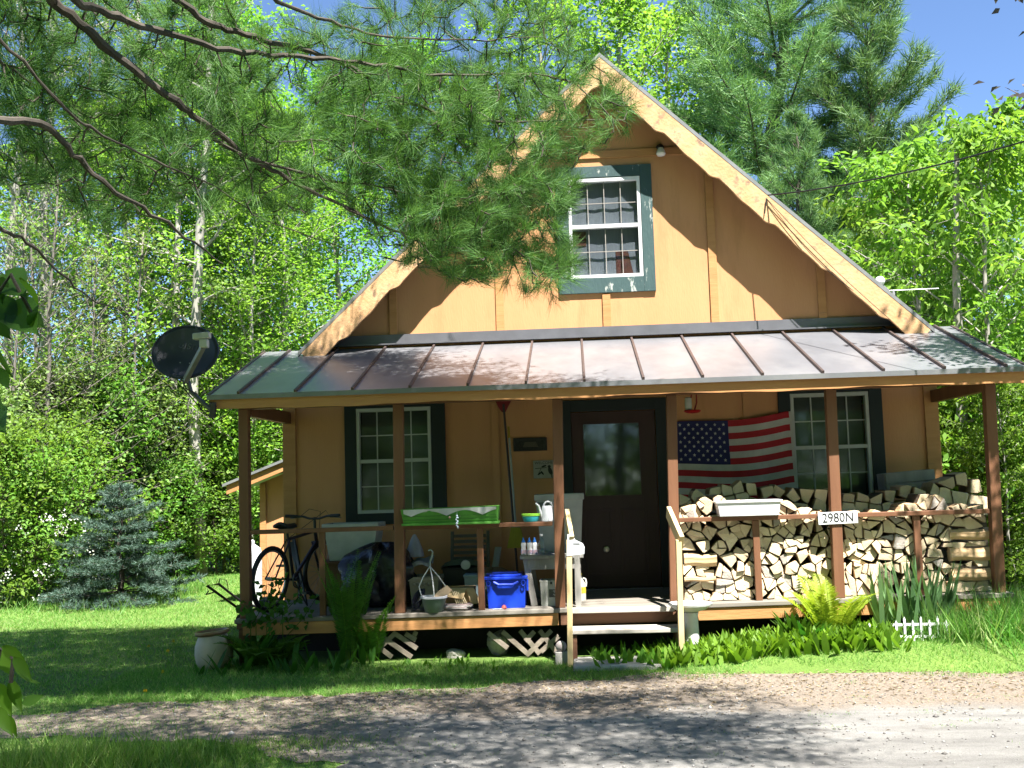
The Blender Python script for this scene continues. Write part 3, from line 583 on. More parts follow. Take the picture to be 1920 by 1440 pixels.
for k in range(6):
    a = R.uniform(-.25, .25); cx, cy = (x0+x1)/2+R.uniform(-.03, .03), -1.42+R.uniform(-.03, .03); ex = Vector((math.cos(a), math.sin(a), 0)); ey = Vector((-math.sin(a), math.cos(a), 0)); o_ = Vector((cx, cy, zz+.002+k*.009))
    b.prism([o_+ex*i*.15+ey*j*.10 for i, j in ((-1, -1), (1, -1), (1, 1), (-1, 1))], (0, 0, .007), k % 2)
b.build('sheets', [mt('paper_white', (.62, .58, .55), .9), mt('paper_pink', (.55, .42, .40), .9)], t)
c = deckpt(893, 1140); t = thing('black_tool', 'black rubber-handled tool lying beside the paper pile', 'tool', c)
b = MB(); b.bar(c+Vector((-.10, 0, .03)), c+Vector((.12, -.03, .025)), .05, .045); b.build('handle', M['black'], t, bevel=.012); b = MB(); b.bar(c+Vector((.12, -.03, .025)), c+Vector((.2, -.06, .02)), .07, .012); b.build('blade', mt('dull_steel', (.25, .25, .25), .4, metal=.6), t)
# coil of dark hose
c = deckpt(780, 1150); c.y = -1.45; t = setp(MB().tube([c+Vector((.04*math.cos(a)*(1+.02*a), .10*math.sin(a), .075+.065*math.sin(a*1.0+.5)+.004*a)) for a in [i*.35 for i in range(56)]], .011, 7).build('hose_coil', mt('hose', (.03, .03, .05), .4), org=c, smooth=True), 'coil of dark hose lying between the second post and the hanging pot', 'hose')
# sacks and bags
def sack(name, lab, cat, c, sx, sy, sz, m, seed, lumps=.12):
    rr = random.Random(seed); ph = [rr.uniform(0, 6) for _ in range(8)]
    def f(u, v):
        a = u*2*math.pi; t_ = v*math.pi; s_ = math.sin(t_)**.6 if 0 < v < 1 else 0
        k_ = 1+lumps*(math.sin(3*a+ph[0]+4*v)+.6*math.sin(5*a+ph[1]-7*v)+.5*math.sin(9*a+ph[2]+11*v))
        return Vector((c.x+sx*s_*k_*math.cos(a), c.y+sy*s_*k_*math.sin(a), c.z+sz*(.5-.5*math.cos(t_))*(1+.06*math.sin(4*a+ph[3]))))
    b = MB(); b.grid(f, 36, 18); return setp(b.build(name, m, org=c, smooth=True), lab, cat)
bagm = mt('bag_black', (.02, .02, .028), .25, bump=.6, bscale=12); bagw = mt('bag_white', (.34, .34, .37), .4, bump=.6, bscale=10)
c = deckpt(745, 1118); c.y = -.95; sack('black_bag', 'bulging black plastic bag slumped behind the second porch post', 'bag', c, .36, .3, .62, bagm, 3, .2)
c = at(742, 1062, -1.05); b = MB()
b.grid(lambda u, v: (c.x-.42+.8*u, c.y-.12+.3*v, c.z-.06+.10*u+.022*math.sin(u*9)+.03*math.sin(v*5+u*3)-(.05 if v < .1 else 0)+.012*math.sin(u*31+v*9)), 30, 10); setp(b.build('plastic_sheet', bagw, org=c, smooth=True), 'crumpled pale plastic sheet over the black bag', 'plastic sheet')
c = at(778, 1040, -.85); b = MB(); b.lathe([(.10, -.02), (.085, .05), (.05, .14), (.02, .20), (.008, .21)], c, 14, sy=.7); setp(b.build('white_bag', bagw, org=c, smooth=True), 'twisted white bag rising above the black bag', 'bag')
x0, x1, z0, z1 = span(768, 822, 1081, 1122, -1.2); z0 = zt(x0)
t = thing('planter_chest', 'beige moulded patio planter behind the white wire hangers', 'planter', ((x0+x1)/2, -1.05, z0)); bg_ = mt('beige_plastic', (.40, .34, .25), .6)
tub(t, 'body', x0, x1, -1.20, -.86, z0+.001, z1, bg_, .02, .012, .04)
b = MB()
for k in range(5): q = x0+.05+k*(x1-x0-.1)/4; b.lathe([(.018, -.004), (.010, -.012), (.003, -.014)], (q, -1.203, z1-.075), 10, mtx=Matrix.Rotation(math.pi/2, 3, 'X') @ Matrix.Scale(-1, 3, (0, 0, 1)))
b.build('moulding', bg_, t)
# slatted chair, dark bin, white disc, cooler
x0, x1, z0, z1 = span(846, 912, 1000, 1075, -.45); dk = mt('dark_slats', (.10, .085, .075), .5)
t = thing('slatted_chair', 'folded dark slatted chair propped against the porch wall', 'chair', ((x0+x1)/2, -.4, zt(x0)))
for q in (x0, x1): b = MB(); b.bar((q, -.42, zt(q)+.001), (q, -.25, z1+.02), .035, .025, (0, 1, 0)); b.build('leg', dk, t, bevel=.003)
for k in range(7): q = z0+.03+k*(z1-z0-.03)/6.5; yy = -.42+.17*(q-zt(x0))/(z1-zt(x0)); b = MB(); b.box(x0+.02, x1-.02, yy-.03, yy-.013, q-.017, q+.017); b.build('slat', dk, t)
x0, x1, z0, z1 = span(832, 900, 1062, 1110, -.8); z0 = zt(x0)
t = thing('dark_bin', 'black bin with a dull green lid below the slatted chair', 'bin', ((x0+x1)/2, -.7, z0)); tub(t, 'body', x0, x1, -.86, -.52, z0+.001, z1, M['dark'], .02, .012, .02)
b = MB(); b.grid(lambda u, v: (x0-.02+u*(x1-x0+.04), -.89+.4*v, z1+.004+.07*math.sin(math.pi*u)**.5*math.sin(math.pi*(v*.8+.1))), 16, 8); b.build('lid', mt('dull_green', (.10, .15, .10), .6), t, smooth=True)
c = at(873, 1059, -.92); t = setp(MB().lathe([(.0, -.012), (.045, -.010), (.05, 0), (.045, .010), (0, .012)], c, 24, mtx=Matrix.Rotation(math.pi/2, 3, 'X'), cap=False).build('white_disc', mt('disc_white', (.62, .62, .58), .5), org=c, smooth=True), 'round white disc leaning against the dark bin', 'disc')
x0, x1, z0, z1 = span(872, 912, 1076, 1112, -1.02); z0 = zt(x0)
t = thing('cooler', 'pale blue cooler box half hidden behind the blue tote', 'cooler', ((x0+x1)/2, -.95, z0)); pb = mt('pale_blue', (.30, .42, .46), .5); tub(t, 'body', x0, x1+.1, -1.05, -.80, z0+.001, z1-.03, pb, .01, .004, .01)
b = MB(); b.box(x0-.01, x1+.11, -1.06, -.79, z1-.0295, z1); b.build('lid', pb, t, bevel=.008)
c = deckpt(945, 1100); c.y = -.8; c.z = zt(c.x); sack('brown_sack', 'rumpled brown sack behind the blue tote', 'sack', c, .2, .16, .33, mt('burlap', (.22, .14, .09), .9, bump=.5), 9)
p0 = at(922, 1075, -.6); t = setp(MB().bar((p0.x-.02, -.55, zt(p0.x)+.002), (p0.x+.05, -.25, p0.z+.25), .07, .02).build('loose_board', M['grey_wood'], org=(p0.x, -.5, zt(p0.x))), 'grey loose board leaning on the wall behind the blue tote', 'board')
# white bucket, jug
x0, x1, z0, z1 = span(1014, 1046, 1088, 1140, -1.42); c = Vector(((x0+x1)/2, -1.30, zt(x0)+.001))
t = thing('bucket', 'white square bucket with a printed panel under the bench', 'bucket', c)
tub(t, 'body', x0, x1, -1.43, -1.22, c.z, z1, mt('bucket_white', (.55, .55, .50), .45), .008, .004, .012)
b = MB()
for k in range(7): b.box(x0+.085, x0+.145-.01*(k % 3), -1.432, -1.424, c.z+.085+k*.011, c.z+.092+k*.011)
b.build('lettering', M['dark'], t); b = MB(); b.box(x0+.10, x0+.118, -1.434, -1.424, c.z+.21, c.z+.235); b.build('mark', M['dark'], t)
c = deckpt(1089, 1130); t = thing('jug', 'white plastic jug with yellow cap and yellow label near the door', 'jug', c)
jw = mt('jug_white', (.72, .72, .66), .4)
b = MB(); b.lathe([(.052, 0), (.055, .01), (.055, .14), (.05, .17), (.03, .215), (.018, .235), (.018, .25)], c, 20, sy=.8); b.build('body', jw, t, smooth=True)
b = MB(); b.lathe([(.0205, .2505), (.0205, .272), (.018, .275)], c, 14); b.build('cap', mt('yellow_cap', (.70, .55, .03), .4), t)
b = MB(); b.lathe([(.0555, .075), (.0565, .078), (.0565, .135), (.0555, .138)], c, 20, sy=.8, cap=False); b.build('wrapper', mt('yellow_label', (.72, .58, .06), .5), t)
b = MB(); b.tube([c+Vector(q) for q in ((.03, -.01, .225), (.055, -.01, .215), (.062, -.01, .18), (.056, -.01, .14))], .009, 8); b.build('handle', jw, t, smooth=True)
# papers clipped to the stair newel
c = at(1079, 1022, -2.13); t = thing('meter_box', 'white paper box with a grey slot fixed to the left stair post', 'box', c)
b = MB(); b.prism([c+Vector((x, 0, z)) for x, z in ((-.085, -.10), (.078, -.085), (.082, -.02), (.066, .012), (.0, .045), (-.02, .08), (-.07, .10))], (0, .035, 0)); b.build('body', M['white'], t, bevel=.003)
b = MB(); b.box(c.x-.02, c.x+.04, c.y-.004, c.y-.0005, c.z+.005, c.z+.025); b.build('slot', mt('slot_grey', (.32, .33, .34), .5), t)
p = at(1082, 1060, -2.02); b = MB(); b.bar((p.x, -1.66, zt(p.x)+.002), (p.x-.0, -1.66, c.z-.03), .05, .03, (0, 1, 0)); setp(b.build('grey_stake', M['grey_wood'], org=(p.x, -1.66, zt(p.x))), 'short grey stake standing just behind the left stair post', 'stake')
# crate on the stack
x0, x1, z0, z1 = span(1662, 1750, 882, 925, -.45); t = thing('wooden_crate', 'old slatted wooden crate lying on the firewood at the porch corner', 'crate', ((x0+x1)/2, -.35, z0))
for k in range(2):
    for yy in (-.5, -.2): b = MB(); zz = z0+k*.115; b.box(x0, x1, yy-.008, yy+.008, zz, zz+.108); b.build('slat', M['grey_wood'], t, bevel=.002)
for xx in (x0, x1): b = MB(); b.box(xx-.012, xx+.012, -.49, -.21, z0, z1-.005); b.build('end_panel', M['grey_wood'], t, bevel=.002)
b = MB(); b.box(x0, x1, -.491, -.209, z0-.012, z0-.001); b.build('bottom', M['grey_wood'], t)
for ch in [t]: ch.rotation_euler = (0, math.radians(-4), 0)
# stone bits under the deck, sphere finial, pad
def rock(name, lab, cat, c, sx, sy, sz, m, seed):
    rr = random.Random(seed); b = MB(); bm = bmesh.new(); bmesh.ops.create_icosphere(bm, subdivisions=3, radius=1)
    ph = [rr.uniform(0, 6) for _ in range(6)]
    vs = []
    for v in bm.verts:
        k = 1+.16*math.sin(3*v.co.x+ph[0])+.13*math.sin(4*v.co.y+ph[1])+.12*math.sin(4*v.co.z+ph[2])+.05*math.sin(11*v.co.x+9*v.co.y+ph[3])
        vs.append(Vector((c.x+v.co.x*sx*k, c.y+v.co.y*sy*k, c.z+v.co.z*sz*k)))
    b.add(vs, [[q.index for q in f.verts] for f in bm.faces]); bm.free(); return setp(b.build(name, m, org=c), lab, cat)
st_ = mat('garden_stone', (.42, .40, .36), .9, (.24, .22, .19), 7, bump=.7, bscale=18)
c = at(932, 1212, -1.45); rock('garden_stone', 'pale upright stone showing through the lattice under the deck', 'stone', Vector((c.x, -1.35, c.z)), .10, .09, .15, st_, 2)
c = atz(856, 1232, GZ); rock('garden_stone', 'low grey rock in the grass below the deck', 'stone', Vector((c.x, c.y, GZ+.02)), .10, .08, .06, st_, 5)
c = at(1052, 1212, -1.95); t = thing('finial', 'weathered ball finial on a short block beside the steps', 'finial', Vector((c.x, c.y, GZ)))
b = MB(); b.lathe([(0, -.05)]+[(.052*math.sin(a), -.052*math.cos(a)) for a in [i*math.pi/10 for i in range(1, 10)]]+[(0, .052)], (c.x, c.y, c.z), 18, cap=False); b.build('ball', mt('ball_stone', (.46, .40, .38), .8, bump=.2), t, smooth=True)
b = MB(); b.box(c.x-.055, c.x+.055, c.y-.05, c.y+.05, GZ-.01, c.z-.045); b.build('block', M['concrete'], t, bevel=.006)
xa_, xb_ = at(1075, 1232, -2.0).x, at(1235, 1232, -2.0).x; b = MB(); b.box(xa_, xb_, -2.35, -1.85, GZ-.02, GZ+.045); setp(b.build('step_pad', M['concrete'], org=((xa_+xb_)/2, -2.1, GZ), bevel=.02), 'worn concrete pad on the ground below the wooden step', 'paving slab')
# bird bath
c = at(1296, 1175, -1.88); c.z = GZ; zb = at(1296, 1132, -1.88).z; t = thing('bird_bath', 'white bird bath on a short pedestal at the foot of the steps', 'bird bath', c)
wh = mt('white_concrete', (.72, .72, .70), .6, bump=.1)
b = MB(); b.lathe([(.06, zb-GZ-.075), (.14, zb-GZ-.05), (.20, zb-GZ-.01), (.205, zb-GZ+.008), (.19, zb-GZ+.008), (.12, zb-GZ-.02), (0, zb-GZ-.028)], c, 28, cap=False); b.build('bowl', wh, t, smooth=True)
b = MB(); b.lathe([(.12, 0), (.12, .04), (.075, .08), (.065, zb-GZ-.12), (.075, zb-GZ-.076)], c, 18); b.build('pedestal', wh, t, smooth=True)
# clay jug on the lawn
c = atz(404, 1252, GZ); t = thing('clay_pot', 'cream stoneware pot with a brown rim tilted on the lawn', 'pot', c); mx = Matrix.Rotation(math.radians(-5), 3, 'Y')
S_ = .355
cl = mat('stoneware', (.52, .45, .36), .6, (.44, .37, .29), 4, bump=.08, blotch=(.38, .30, .2), bl_scale=3, bl_at=.62, bl_soft=.15)
b = MB(); b.lathe([(r_*S_, z_*S_) for r_, z_ in ((.34, 0), (.42, .05), (.49, .2), (.51, .42), (.485, .62), (.42, .78), (.375, .87))], c, 32, mtx=mx); b.build('body', cl, t, smooth=True)
b = MB(); b.lathe([(r_*S_, z_*S_) for r_, z_ in ((.372, .872), (.43, .90), (.46, .94), (.455, .99), (.41, 1.0), (.37, .95), (.36, .80))], c, 32, mtx=mx, cap=False); b.build('rim', mt('brown_glaze', (.26, .15, .08), .4), t, smooth=True)
b = MB(); b.lathe([(0, .79*S_), (.37*S_, .80*S_)], c, 20, mtx=mx, cap=False); b.build('soil', mt('pot_soil', (.05, .035, .02), .95), t)
# ---- lamps
c = at(1238, 283, -.02); t = thing('flood_lamp', 'bare white bulb lamp under the gable eave', 'lamp', c)
b = MB(); b.tube([(c.x, -.0, c.z+.04), (c.x, -.06, c.z+.04), (c.x, -.085, c.z+.01)], [.05, .03, .028], 10); b.build('socket', M['dark'], t, smooth=True)
b = MB(); b.lathe([(0, .02), (.028, .015), (.05, -.03), (.055, -.055), (.04, -.078), (0, -.086)], (c.x, -.09, c.z), 18, cap=False); b.build('bulb', mt('bulb_white', (.75, .73, .68), .2), t, smooth=True)
c = at(1650, 527, 1.0); t = thing('yard_lamp', 'round white lamp on an arm behind the right roof edge', 'lamp', c)
e = at(1760, 541, 1.0); b = MB(); b.tube([c+Vector((.02, 0, -.04)), at(1668, 545, 1.0), e], .006, 7); b.tube([at(1675, 545, 1.0), Vector((3.6, 1.0, roofz(3.6)))], .014, 7); b.build('arm', mt('galv', (.45, .45, .46), .4, metal=.5), t)
b = MB(); b.lathe([(0, -.05)]+[(.06*math.sin(a), -.06*math.cos(a)) for a in [i*math.pi/8 for i in range(1, 8)]]+[(0, .06)], c, 18, cap=False); b.build('globe', mt('globe_white', (.78, .78, .76), .3), t, smooth=True)
# ---- power line
b = MB(); A = at(1440, 366, -.36); B1 = at(1640, 345, -1.4); B2 = at(1925, 236, -3.0); pts = []
E_ = B2+(B2-B1)*2.2
for i in range(25):
    q = i/24; p = A.lerp(E_, q); k = 4*q*(1-q); p.z -= .30*k; pts.append(p)
b.tube(pts, .0075, 6); setp(b.build('power_line', M['black'], org=A), 'thin black power line running from the gable edge to the upper right', 'cable')
# ================================================================== BICYCLE
def bicycle():
    cR = at(503, 1083, -1.12); c0 = Vector((cR.x, cR.y, zt(cR.x)))
    t = thing('bicycle', 'dark mountain bicycle leaning at the left end of the porch', 'bicycle', c0)
    fwd = Vector((.30, .95, 0)).normalized(); side = Vector((fwd.y, -fwd.x, 0)); up = (Vector((0, 0, 1))+side*.07).normalized()
    r_ = .335
    def L(x, y, z): return c0+fwd*x+side*y+up*z
    def wheel(x, yaw=0.):
        f2 = (fwd*math.cos(yaw)+side*math.sin(yaw)); cc = L(x, 0, r_)
        ring = lambda rad, n=40: [cc+(f2*math.cos(a)+up*math.sin(a))*rad for a in [i*2*math.pi/n for i in range(n)]]
        b = MB(); b.tube(ring(r_-.018, 2), .004, 4, closed=False, caps=False) if 0 else None
        b.tube(ring(.285), .010, 6, closed=True); w_ = b.build('wheel', mt('alloy', (.40, .40, .42), .3, metal=.8), t, smooth=True)
        b = MB(); b.tube(ring(r_-.022), .024, 8, closed=True); b.build('tyre', M['black'], w_, smooth=True)
        b = MB(); sd = f2.cross(up)
        for i in range(20): a = i*math.pi/10; b.tube([cc+sd*(.02*(-1)**i), cc+(f2*math.cos(a)+up*math.sin(a))*.28], .0016, 3)
        b.tube([cc-sd*.035, cc+sd*.035], .02, 8); b.build('spokes', mt('spoke', (.35, .35, .36), .4, metal=.8), w_)
    wheel(0); wheel(1.04, .15)
    fm = mt('bike_paint', (.035, .02, .03), .3)
    S = {'bb': L(.43, 0, .29), 'st': L(.30, 0, .72), 'ht': L(.82, 0, .78), 'hb': L(.86, 0, .66), 'ra': L(0, 0, r_), 'fa': L(1.04, 0, r_)}
    b = MB()
    for a, c, q in (('bb', 'st', .017), ('bb', 'hb', .02), ('st', 'ht', .017), ('ht', 'hb', .02)): b.tube([S[a], S[c]], q, 8)
    for s in (-1, 1): b.tube([S['ra']+side*.06*s, S['bb']+side*.03*s], .01, 6); b.tube([S['ra']+side*.06*s, S['st']+side*.02*s], .009, 6)
    b.build('frame', fm, t, smooth=True)
    b = MB()
    for s in (-1, 1): b.tube([S['hb']+side*.0, S['hb']+side*.05*s, S['fa']+side*.055*s], .014, 7)
    b.build('fork', fm, t, smooth=True)
    b = MB(); b.tube([S['st'], L(.265, 0, .80)], .013, 7)
    b.build('seat_post', M['dark'], t)
    b = MB(); zz = .84
    b.grid(lambda u, v: L(.13+.27*u, (v-.5)*2*(.085-.06*u**.7)*(1 if True else 0), zz+.035*math.sin(math.pi*v)-.015*math.sin(math.pi*u)+.02*(1-u)), 10, 8); b.build('saddle', M['black'], t, smooth=True, solid=.03)
    hb = L(.80, 0, .93); b = MB(); b.tube([S['ht'], hb], .015, 7)
    b.tube([hb+side*-.33-fwd*.05+up*.02, hb+side*-.15+up*.01, hb+side*-.06-up*.015, hb+side*.06-up*.015, hb+side*.15+up*.01, hb+side*.33-fwd*.05+up*.02], .012, 8); b.build('handlebar', M['dark'], t, smooth=True)
    for s in (-1, 1):
        b = MB(); b.tube([hb+side*.34*s-fwd*.053+up*.02, hb+side*.21*s-fwd*.02+up*.013], .018, 8); b.build('grip', M['black'], t, smooth=True)
        b = MB(); b.tube([hb+side*.20*s+fwd*.03, hb+side*.32*s+fwd*.02-up*.01], .006, 6); b.build('brake_lever', mt('lever', (.2, .2, .2), .4, metal=.6), t)
    b = MB(); b.tube([hb+side*-.2, hb+side*-.1+up*.09+fwd*.05, hb+side*.02+up*.06+fwd*.08, S['hb']+side*.03], .0035, 5); b.tube([hb+side*.2, hb+side*.1+up*.07+fwd*.06, S['st']+up*.01], .0035, 5); b.build('cable', M['black'], t)
    b = MB(); pc = S['bb']; b.tube([pc+side*.05, pc-side*.05], .018, 8)
    b.tube([pc+side*.055, pc+side*.06-up*.15+fwd*.07], .010, 6); b.tube([pc-side*.055, pc-side*.06+up*.15-fwd*.07], .010, 6)
    b.tube([pc+side*.052+(fwd*math.cos(a)+up*math.sin(a))*.085 for a in [i*math.pi/10 for i in range(20)]], .008, 5, closed=True)
    for s in (1, -1): q = pc+side*.06*s-up*.15*s+fwd*.07*s; b.bar(q, q+side*.09*s, .08, .022)
    b.build('crankset', mt('crank', (.12, .12, .12), .4, metal=.6), t)
    b = MB(); b.tube([S['bb']+side*.05-fwd*.05+up*-.02, S['bb']+side*.19-up*.275], .009, 6); b.build('kickstand', M['dark'], t)
bicycle()
# leaning dark folded lawn chair beside the bike (thin legs by the corner)
t1 = at(575, 1128, -.55); t0 = at(552, 1010, -.25); t1.z = zt(t1.x)+.003
t = thing('walking_frame', 'dark folded frame with thin legs leaning beside the bicycle', 'folding chair', t1)
b = MB(); b.tube([t1, t0], .014, 7); b.build('leg', M['dark'], t); b = MB(); b.tube([t1+Vector((-.10, .12, 0)), t0+Vector((-.03, .05, .02))], .014, 7); b.build('leg', M['dark'], t)
b = MB(); b.grid(lambda u, v: t1.lerp(t0, .25+.7*v)+Vector((-.08*u, .1*u*(1-v)+.03, 0)), 4, 8); b.build('fabric', M['dark'], t)
# ================================================================== SATELLITE DISH
dc = at(347, 660, -2.0); t = thing('satellite_dish', 'dark grey satellite dish on a bent mast at the left corner of the porch roof', 'satellite dish', at(402, 770, -1.93))
nrmv = Vector((-.10, -.95, .30)).normalized(); xr = Vector((nrmv.y*-1, nrmv.x, 0)).normalized(); xr = Vector((1, -.10, 0)).normalized(); yr = nrmv.cross(xr).normalized()
if yr.z < 0: yr = -yr
tilt = math.radians(-12); ex = xr*math.cos(tilt)+yr*math.sin(tilt); ey = -xr*math.sin(tilt)+yr*math.cos(tilt)
dm = mt('dish_paint', (.035, .038, .05), .45, c2=(.028, .03, .042))
AX, AY = .345, .275
b = MB(); n = 40; rings = 8; vs = [dc-nrmv*.06]
for i in range(1, rings+1):
    q = i/rings
    for j in range(n): a = 2*math.pi*j/n; vs.append(dc+ex*AX*q*math.cos(a)+ey*AY*q*math.sin(a)-nrmv*.06*(1-q*q))
fs = [(0, 1+j, 1+(j+1) % n) for j in range(n)]
for i in range(rings-1):
    for j in range(n): fs.append((1+i*n+j, 1+(i+1)*n+j, 1+(i+1)*n+(j+1) % n, 1+i*n+(j+1) % n))
b.add(vs, fs); refl = b.build('reflector', dm, t, smooth=True, solid=.012)
b = MB(); b.tube([dc+ex*AX*math.cos(a)+ey*AY*math.sin(a) for a in [2*math.pi*j/48 for j in range(48)]], .009, 6, closed=True); b.build('rim', dm, refl)
lt = Matrix.Translation(dc+ex*-.02+ey*.09-nrmv*.044) @ Matrix(((ex.x, ey.x, nrmv.x, 0), (ex.y, ey.y, nrmv.y, 0), (ex.z, ey.z, nrmv.z, 0), (0, 0, 0, 1)))
text('lettering', 'dish', .135, lt, mt('faded_print', (.085, .085, .10), .6), refl)
b = MB()
for q in ((-.04, -.10), (.06, -.09), (.03, -.235)): b.lathe([(0, .006), (.008, 0)], dc+ex*q[0]+ey*q[1]-nrmv*.045, 8, mtx=nrmv.to_track_quat('Z', 'Y').to_matrix(), cap=False)
b.build('bolt', M['drip'], refl)
ln = at(383, 640, -2.45); armb = dc-ey*.285+ex*.08; gm2 = mt('lnb_grey', (.50, .49, .46), .5)
b = MB(); b.bar(armb-nrmv*.04, armb.lerp(ln, .95)+Vector((0, 0, -.03)), .045, .05); b.build('feed_arm', mt('arm_grey', (.20, .19, .19), .5), t, bevel=.006)
b = MB(); b.bar(ln+Vector((-.10, .0, .045)), ln+Vector((.055, .0, .055)), .08, .06); b.bar(ln+Vector((.0, 0, .02)), ln+Vector((.0, 0, -.06)), .075, .07, (0, 1, 0)); b.build('receiver', gm2, t, bevel=.01)
m0 = dc-ey*.20-nrmv*.07; m1 = at(350, 705, -1.95); m2 = at(358, 735, -1.93); m3 = at(400, 772, -1.93)
b = MB(); b.tube([m0, m1, m2, m2.lerp(m3, .5), m3], .022, 10); b.build('mast', mt('mast_grey', (.12, .12, .13), .4, metal=.5), t, smooth=True)
b = MB(); b.bar(m3+Vector((-.01, 0, -.06)), m3+Vector((.0, .0, .09)), .055, .05, (0, 1, 0)); b.build('bracket', mt('bracket', (.06, .05, .05), .5), t, bevel=.006)
b = MB(); b.tube([armb, armb+Vector((.03, .0, -.08)), m2+Vector((.06, 0, -.02)), m2.lerp(m3, .5)+Vector((-.02, 0, -.07)), m3+Vector((.02, 0, -.09)), m3+Vector((.14, .03, -.02))], .006, 5); b.tube([m1+Vector((-.03, 0, .03)), m1+Vector((-.03, 0, -.12)), m2.lerp(m3, .5)+Vector((.0, 0, -.08)), m3], .006, 5); b.build('cable', M['black'], t, smooth=True)
# ================================================================== LAWN MOWER (handle sticks out past the corner post)
g = atz(452, 1150, GZ); g = Vector((at(470, 1150, 1.3).x, 1.3, GZ)); t = thing('lawn_mower', 'push lawn mower with black loop handle beyond the left porch post', 'lawn mower', g)
ha, hb_ = at(388, 1098, .6), at(410, 1095, .95); e0, e1 = at(450, 1143, 1.05), at(452, 1128, 1.3)
dmm = M['dark']; b = MB(); b.tube([g+Vector((.05, -.15, .16)), e0, ha, hb_, e1, g+Vector((.1, .15, .18))], .016, 8); b.build('handle', dmm, t)
b = MB(); b.tube([at(391, 1108, .62), at(386, 1115, .65), at(402, 1110, .9)], .008, 6); b.tube([hb_, at(412, 1085, .9), at(425, 1088, .9), at(428, 1105, 1.0)], .006, 6); b.build('lever', dmm, t)
b = MB(); b.lathe([(.27, 0), (.28, .05), (.22, .11), (.12, .13)], g+Vector((.22, .0, .08)), 20); b.build('body', mt('mower_red', (.30, .03, .02), .4), t, smooth=True)
b = MB(); b.lathe([(.12, 0), (.11, .10), (.06, .13)], g+Vector((.22, 0, .211)), 16); b.build('engine', dmm, t)
for dx in (-.02, .46):
    for dy in (-.24, .24): b = MB(); b.lathe([(.03, -.02), (.09, -.02), (.09, .02), (.03, .02)], g+Vector((dx, dy, .09)), 16, mtx=Matrix.Rotation(math.pi/2, 3, 'X')); b.build('wheel', M['black'], t)
# ================================================================== SHED against the left wall
s0, s1 = at(488, 960, 3.6).x, -3.67; t = thing('shed', 'small orange lean-to shed seen through the left end of the porch', 'shed', ((s0+s1)/2, 4.5, GZ))
za = at(470, 905, 3.3).z; zb = at(538, 877, 3.3).z; xa, xb = at(470, 900, 3.3).x, at(538, 880, 3.3).x; sl_ = (zb-za)/(xb-xa)
def sz(x): return za+sl_*(x-xa)
b = MB(); b.prism([(s0, 3.6, GZ-.05), (s1, 3.6, GZ-.05), (s1, 3.6, sz(s1)-.03), (s0, 3.6, sz(s0)-.03)], (0, 1.9, 0)); b.build('wall', M['siding'], t)
b = MB(); b.box(s0-.0, s0+.09, 3.575, 3.599, GZ, sz(s0)-.04); b.build('corner_board', M['trimorange'], t)
b = MB(); b.prism([(s0-.40, 3.28, sz(s0-.4)-.03), (s1, 3.28, sz(s1)-.03), (s1, 3.28, sz(s1)+.10), (s0-.4, 3.28, sz(s0-.4)+.10)], (0, .03, 0)); b.build('fascia', M['trimorange'], t)
b = MB(); b.prism([(s0-.45, 3.24, sz(s0-.45)+.101), (s1, 3.24, sz(s1)+.101), (s1, 3.24, sz(s1)+.14), (s0-.45, 3.24, sz(s0-.45)+.14)], (0, 2.5, 0)); b.build('roof', M['drip'], t)
x = at(512, 1000, 3.2); t = thing('propane_tank', 'white rounded tank standing before the shed behind the bicycle', 'tank', (x.x-.26, 3.0, GZ))
b = MB(); b.lathe([(.10, .0), (.14, .05), (.15, .12), (.15, .25), (.15, .78), (.13, .85), (.06, .9)], (x.x-.26, 3.0, GZ), 24); b.build('body', M['white'], t, smooth=True); b = MB(); b.lathe([(.05, .901), (.05, .95), (.03, .97)], (x.x-.26, 3.0, GZ), 14); b.build('cap', M['white'], t)
# ================================================================== FIREWOOD
def poly_clip(poly, nx, ny, d):
    out = []
    for i in range(len(poly)):
        a, c = poly[i], poly[(i+1) % len(poly)]; da, dc_ = a[0]*nx+a[1]*ny-d, c[0]*nx+c[1]*ny-d
        if da <= 0: out.append(a)
        if (da < 0) != (dc_ < 0) and da != dc_: q = da/(da-dc_); out.append((a[0]+(c[0]-a[0])*q, a[1]+(c[1]-a[1])*q))
    return out
def area(p): return .5*sum(p[i][0]*p[(i+1) % len(p)][1]-p[(i+1) % len(p)][0]*p[i][1] for i in range(len(p)))
def cen(p): return sum(q[0] for q in p)/len(p), sum(q[1] for q in p)/len(p)
def voronoi(bound, pts):
    res = []
    for i, p in enumerate(pts):
        c = list(bound)
        for j, q in enumerate(pts):
            if i == j: continue
            dx, dy = q[0]-p[0], q[1]-p[1]
            if dx*dx+dy*dy > .5: continue
            c = poly_clip(c, dx, dy, dx*(p[0]+q[0])/2+dy*(p[1]+q[1])/2)
            if len(c) < 3: break
        if len(c) >= 3: res.append(c)
    return res
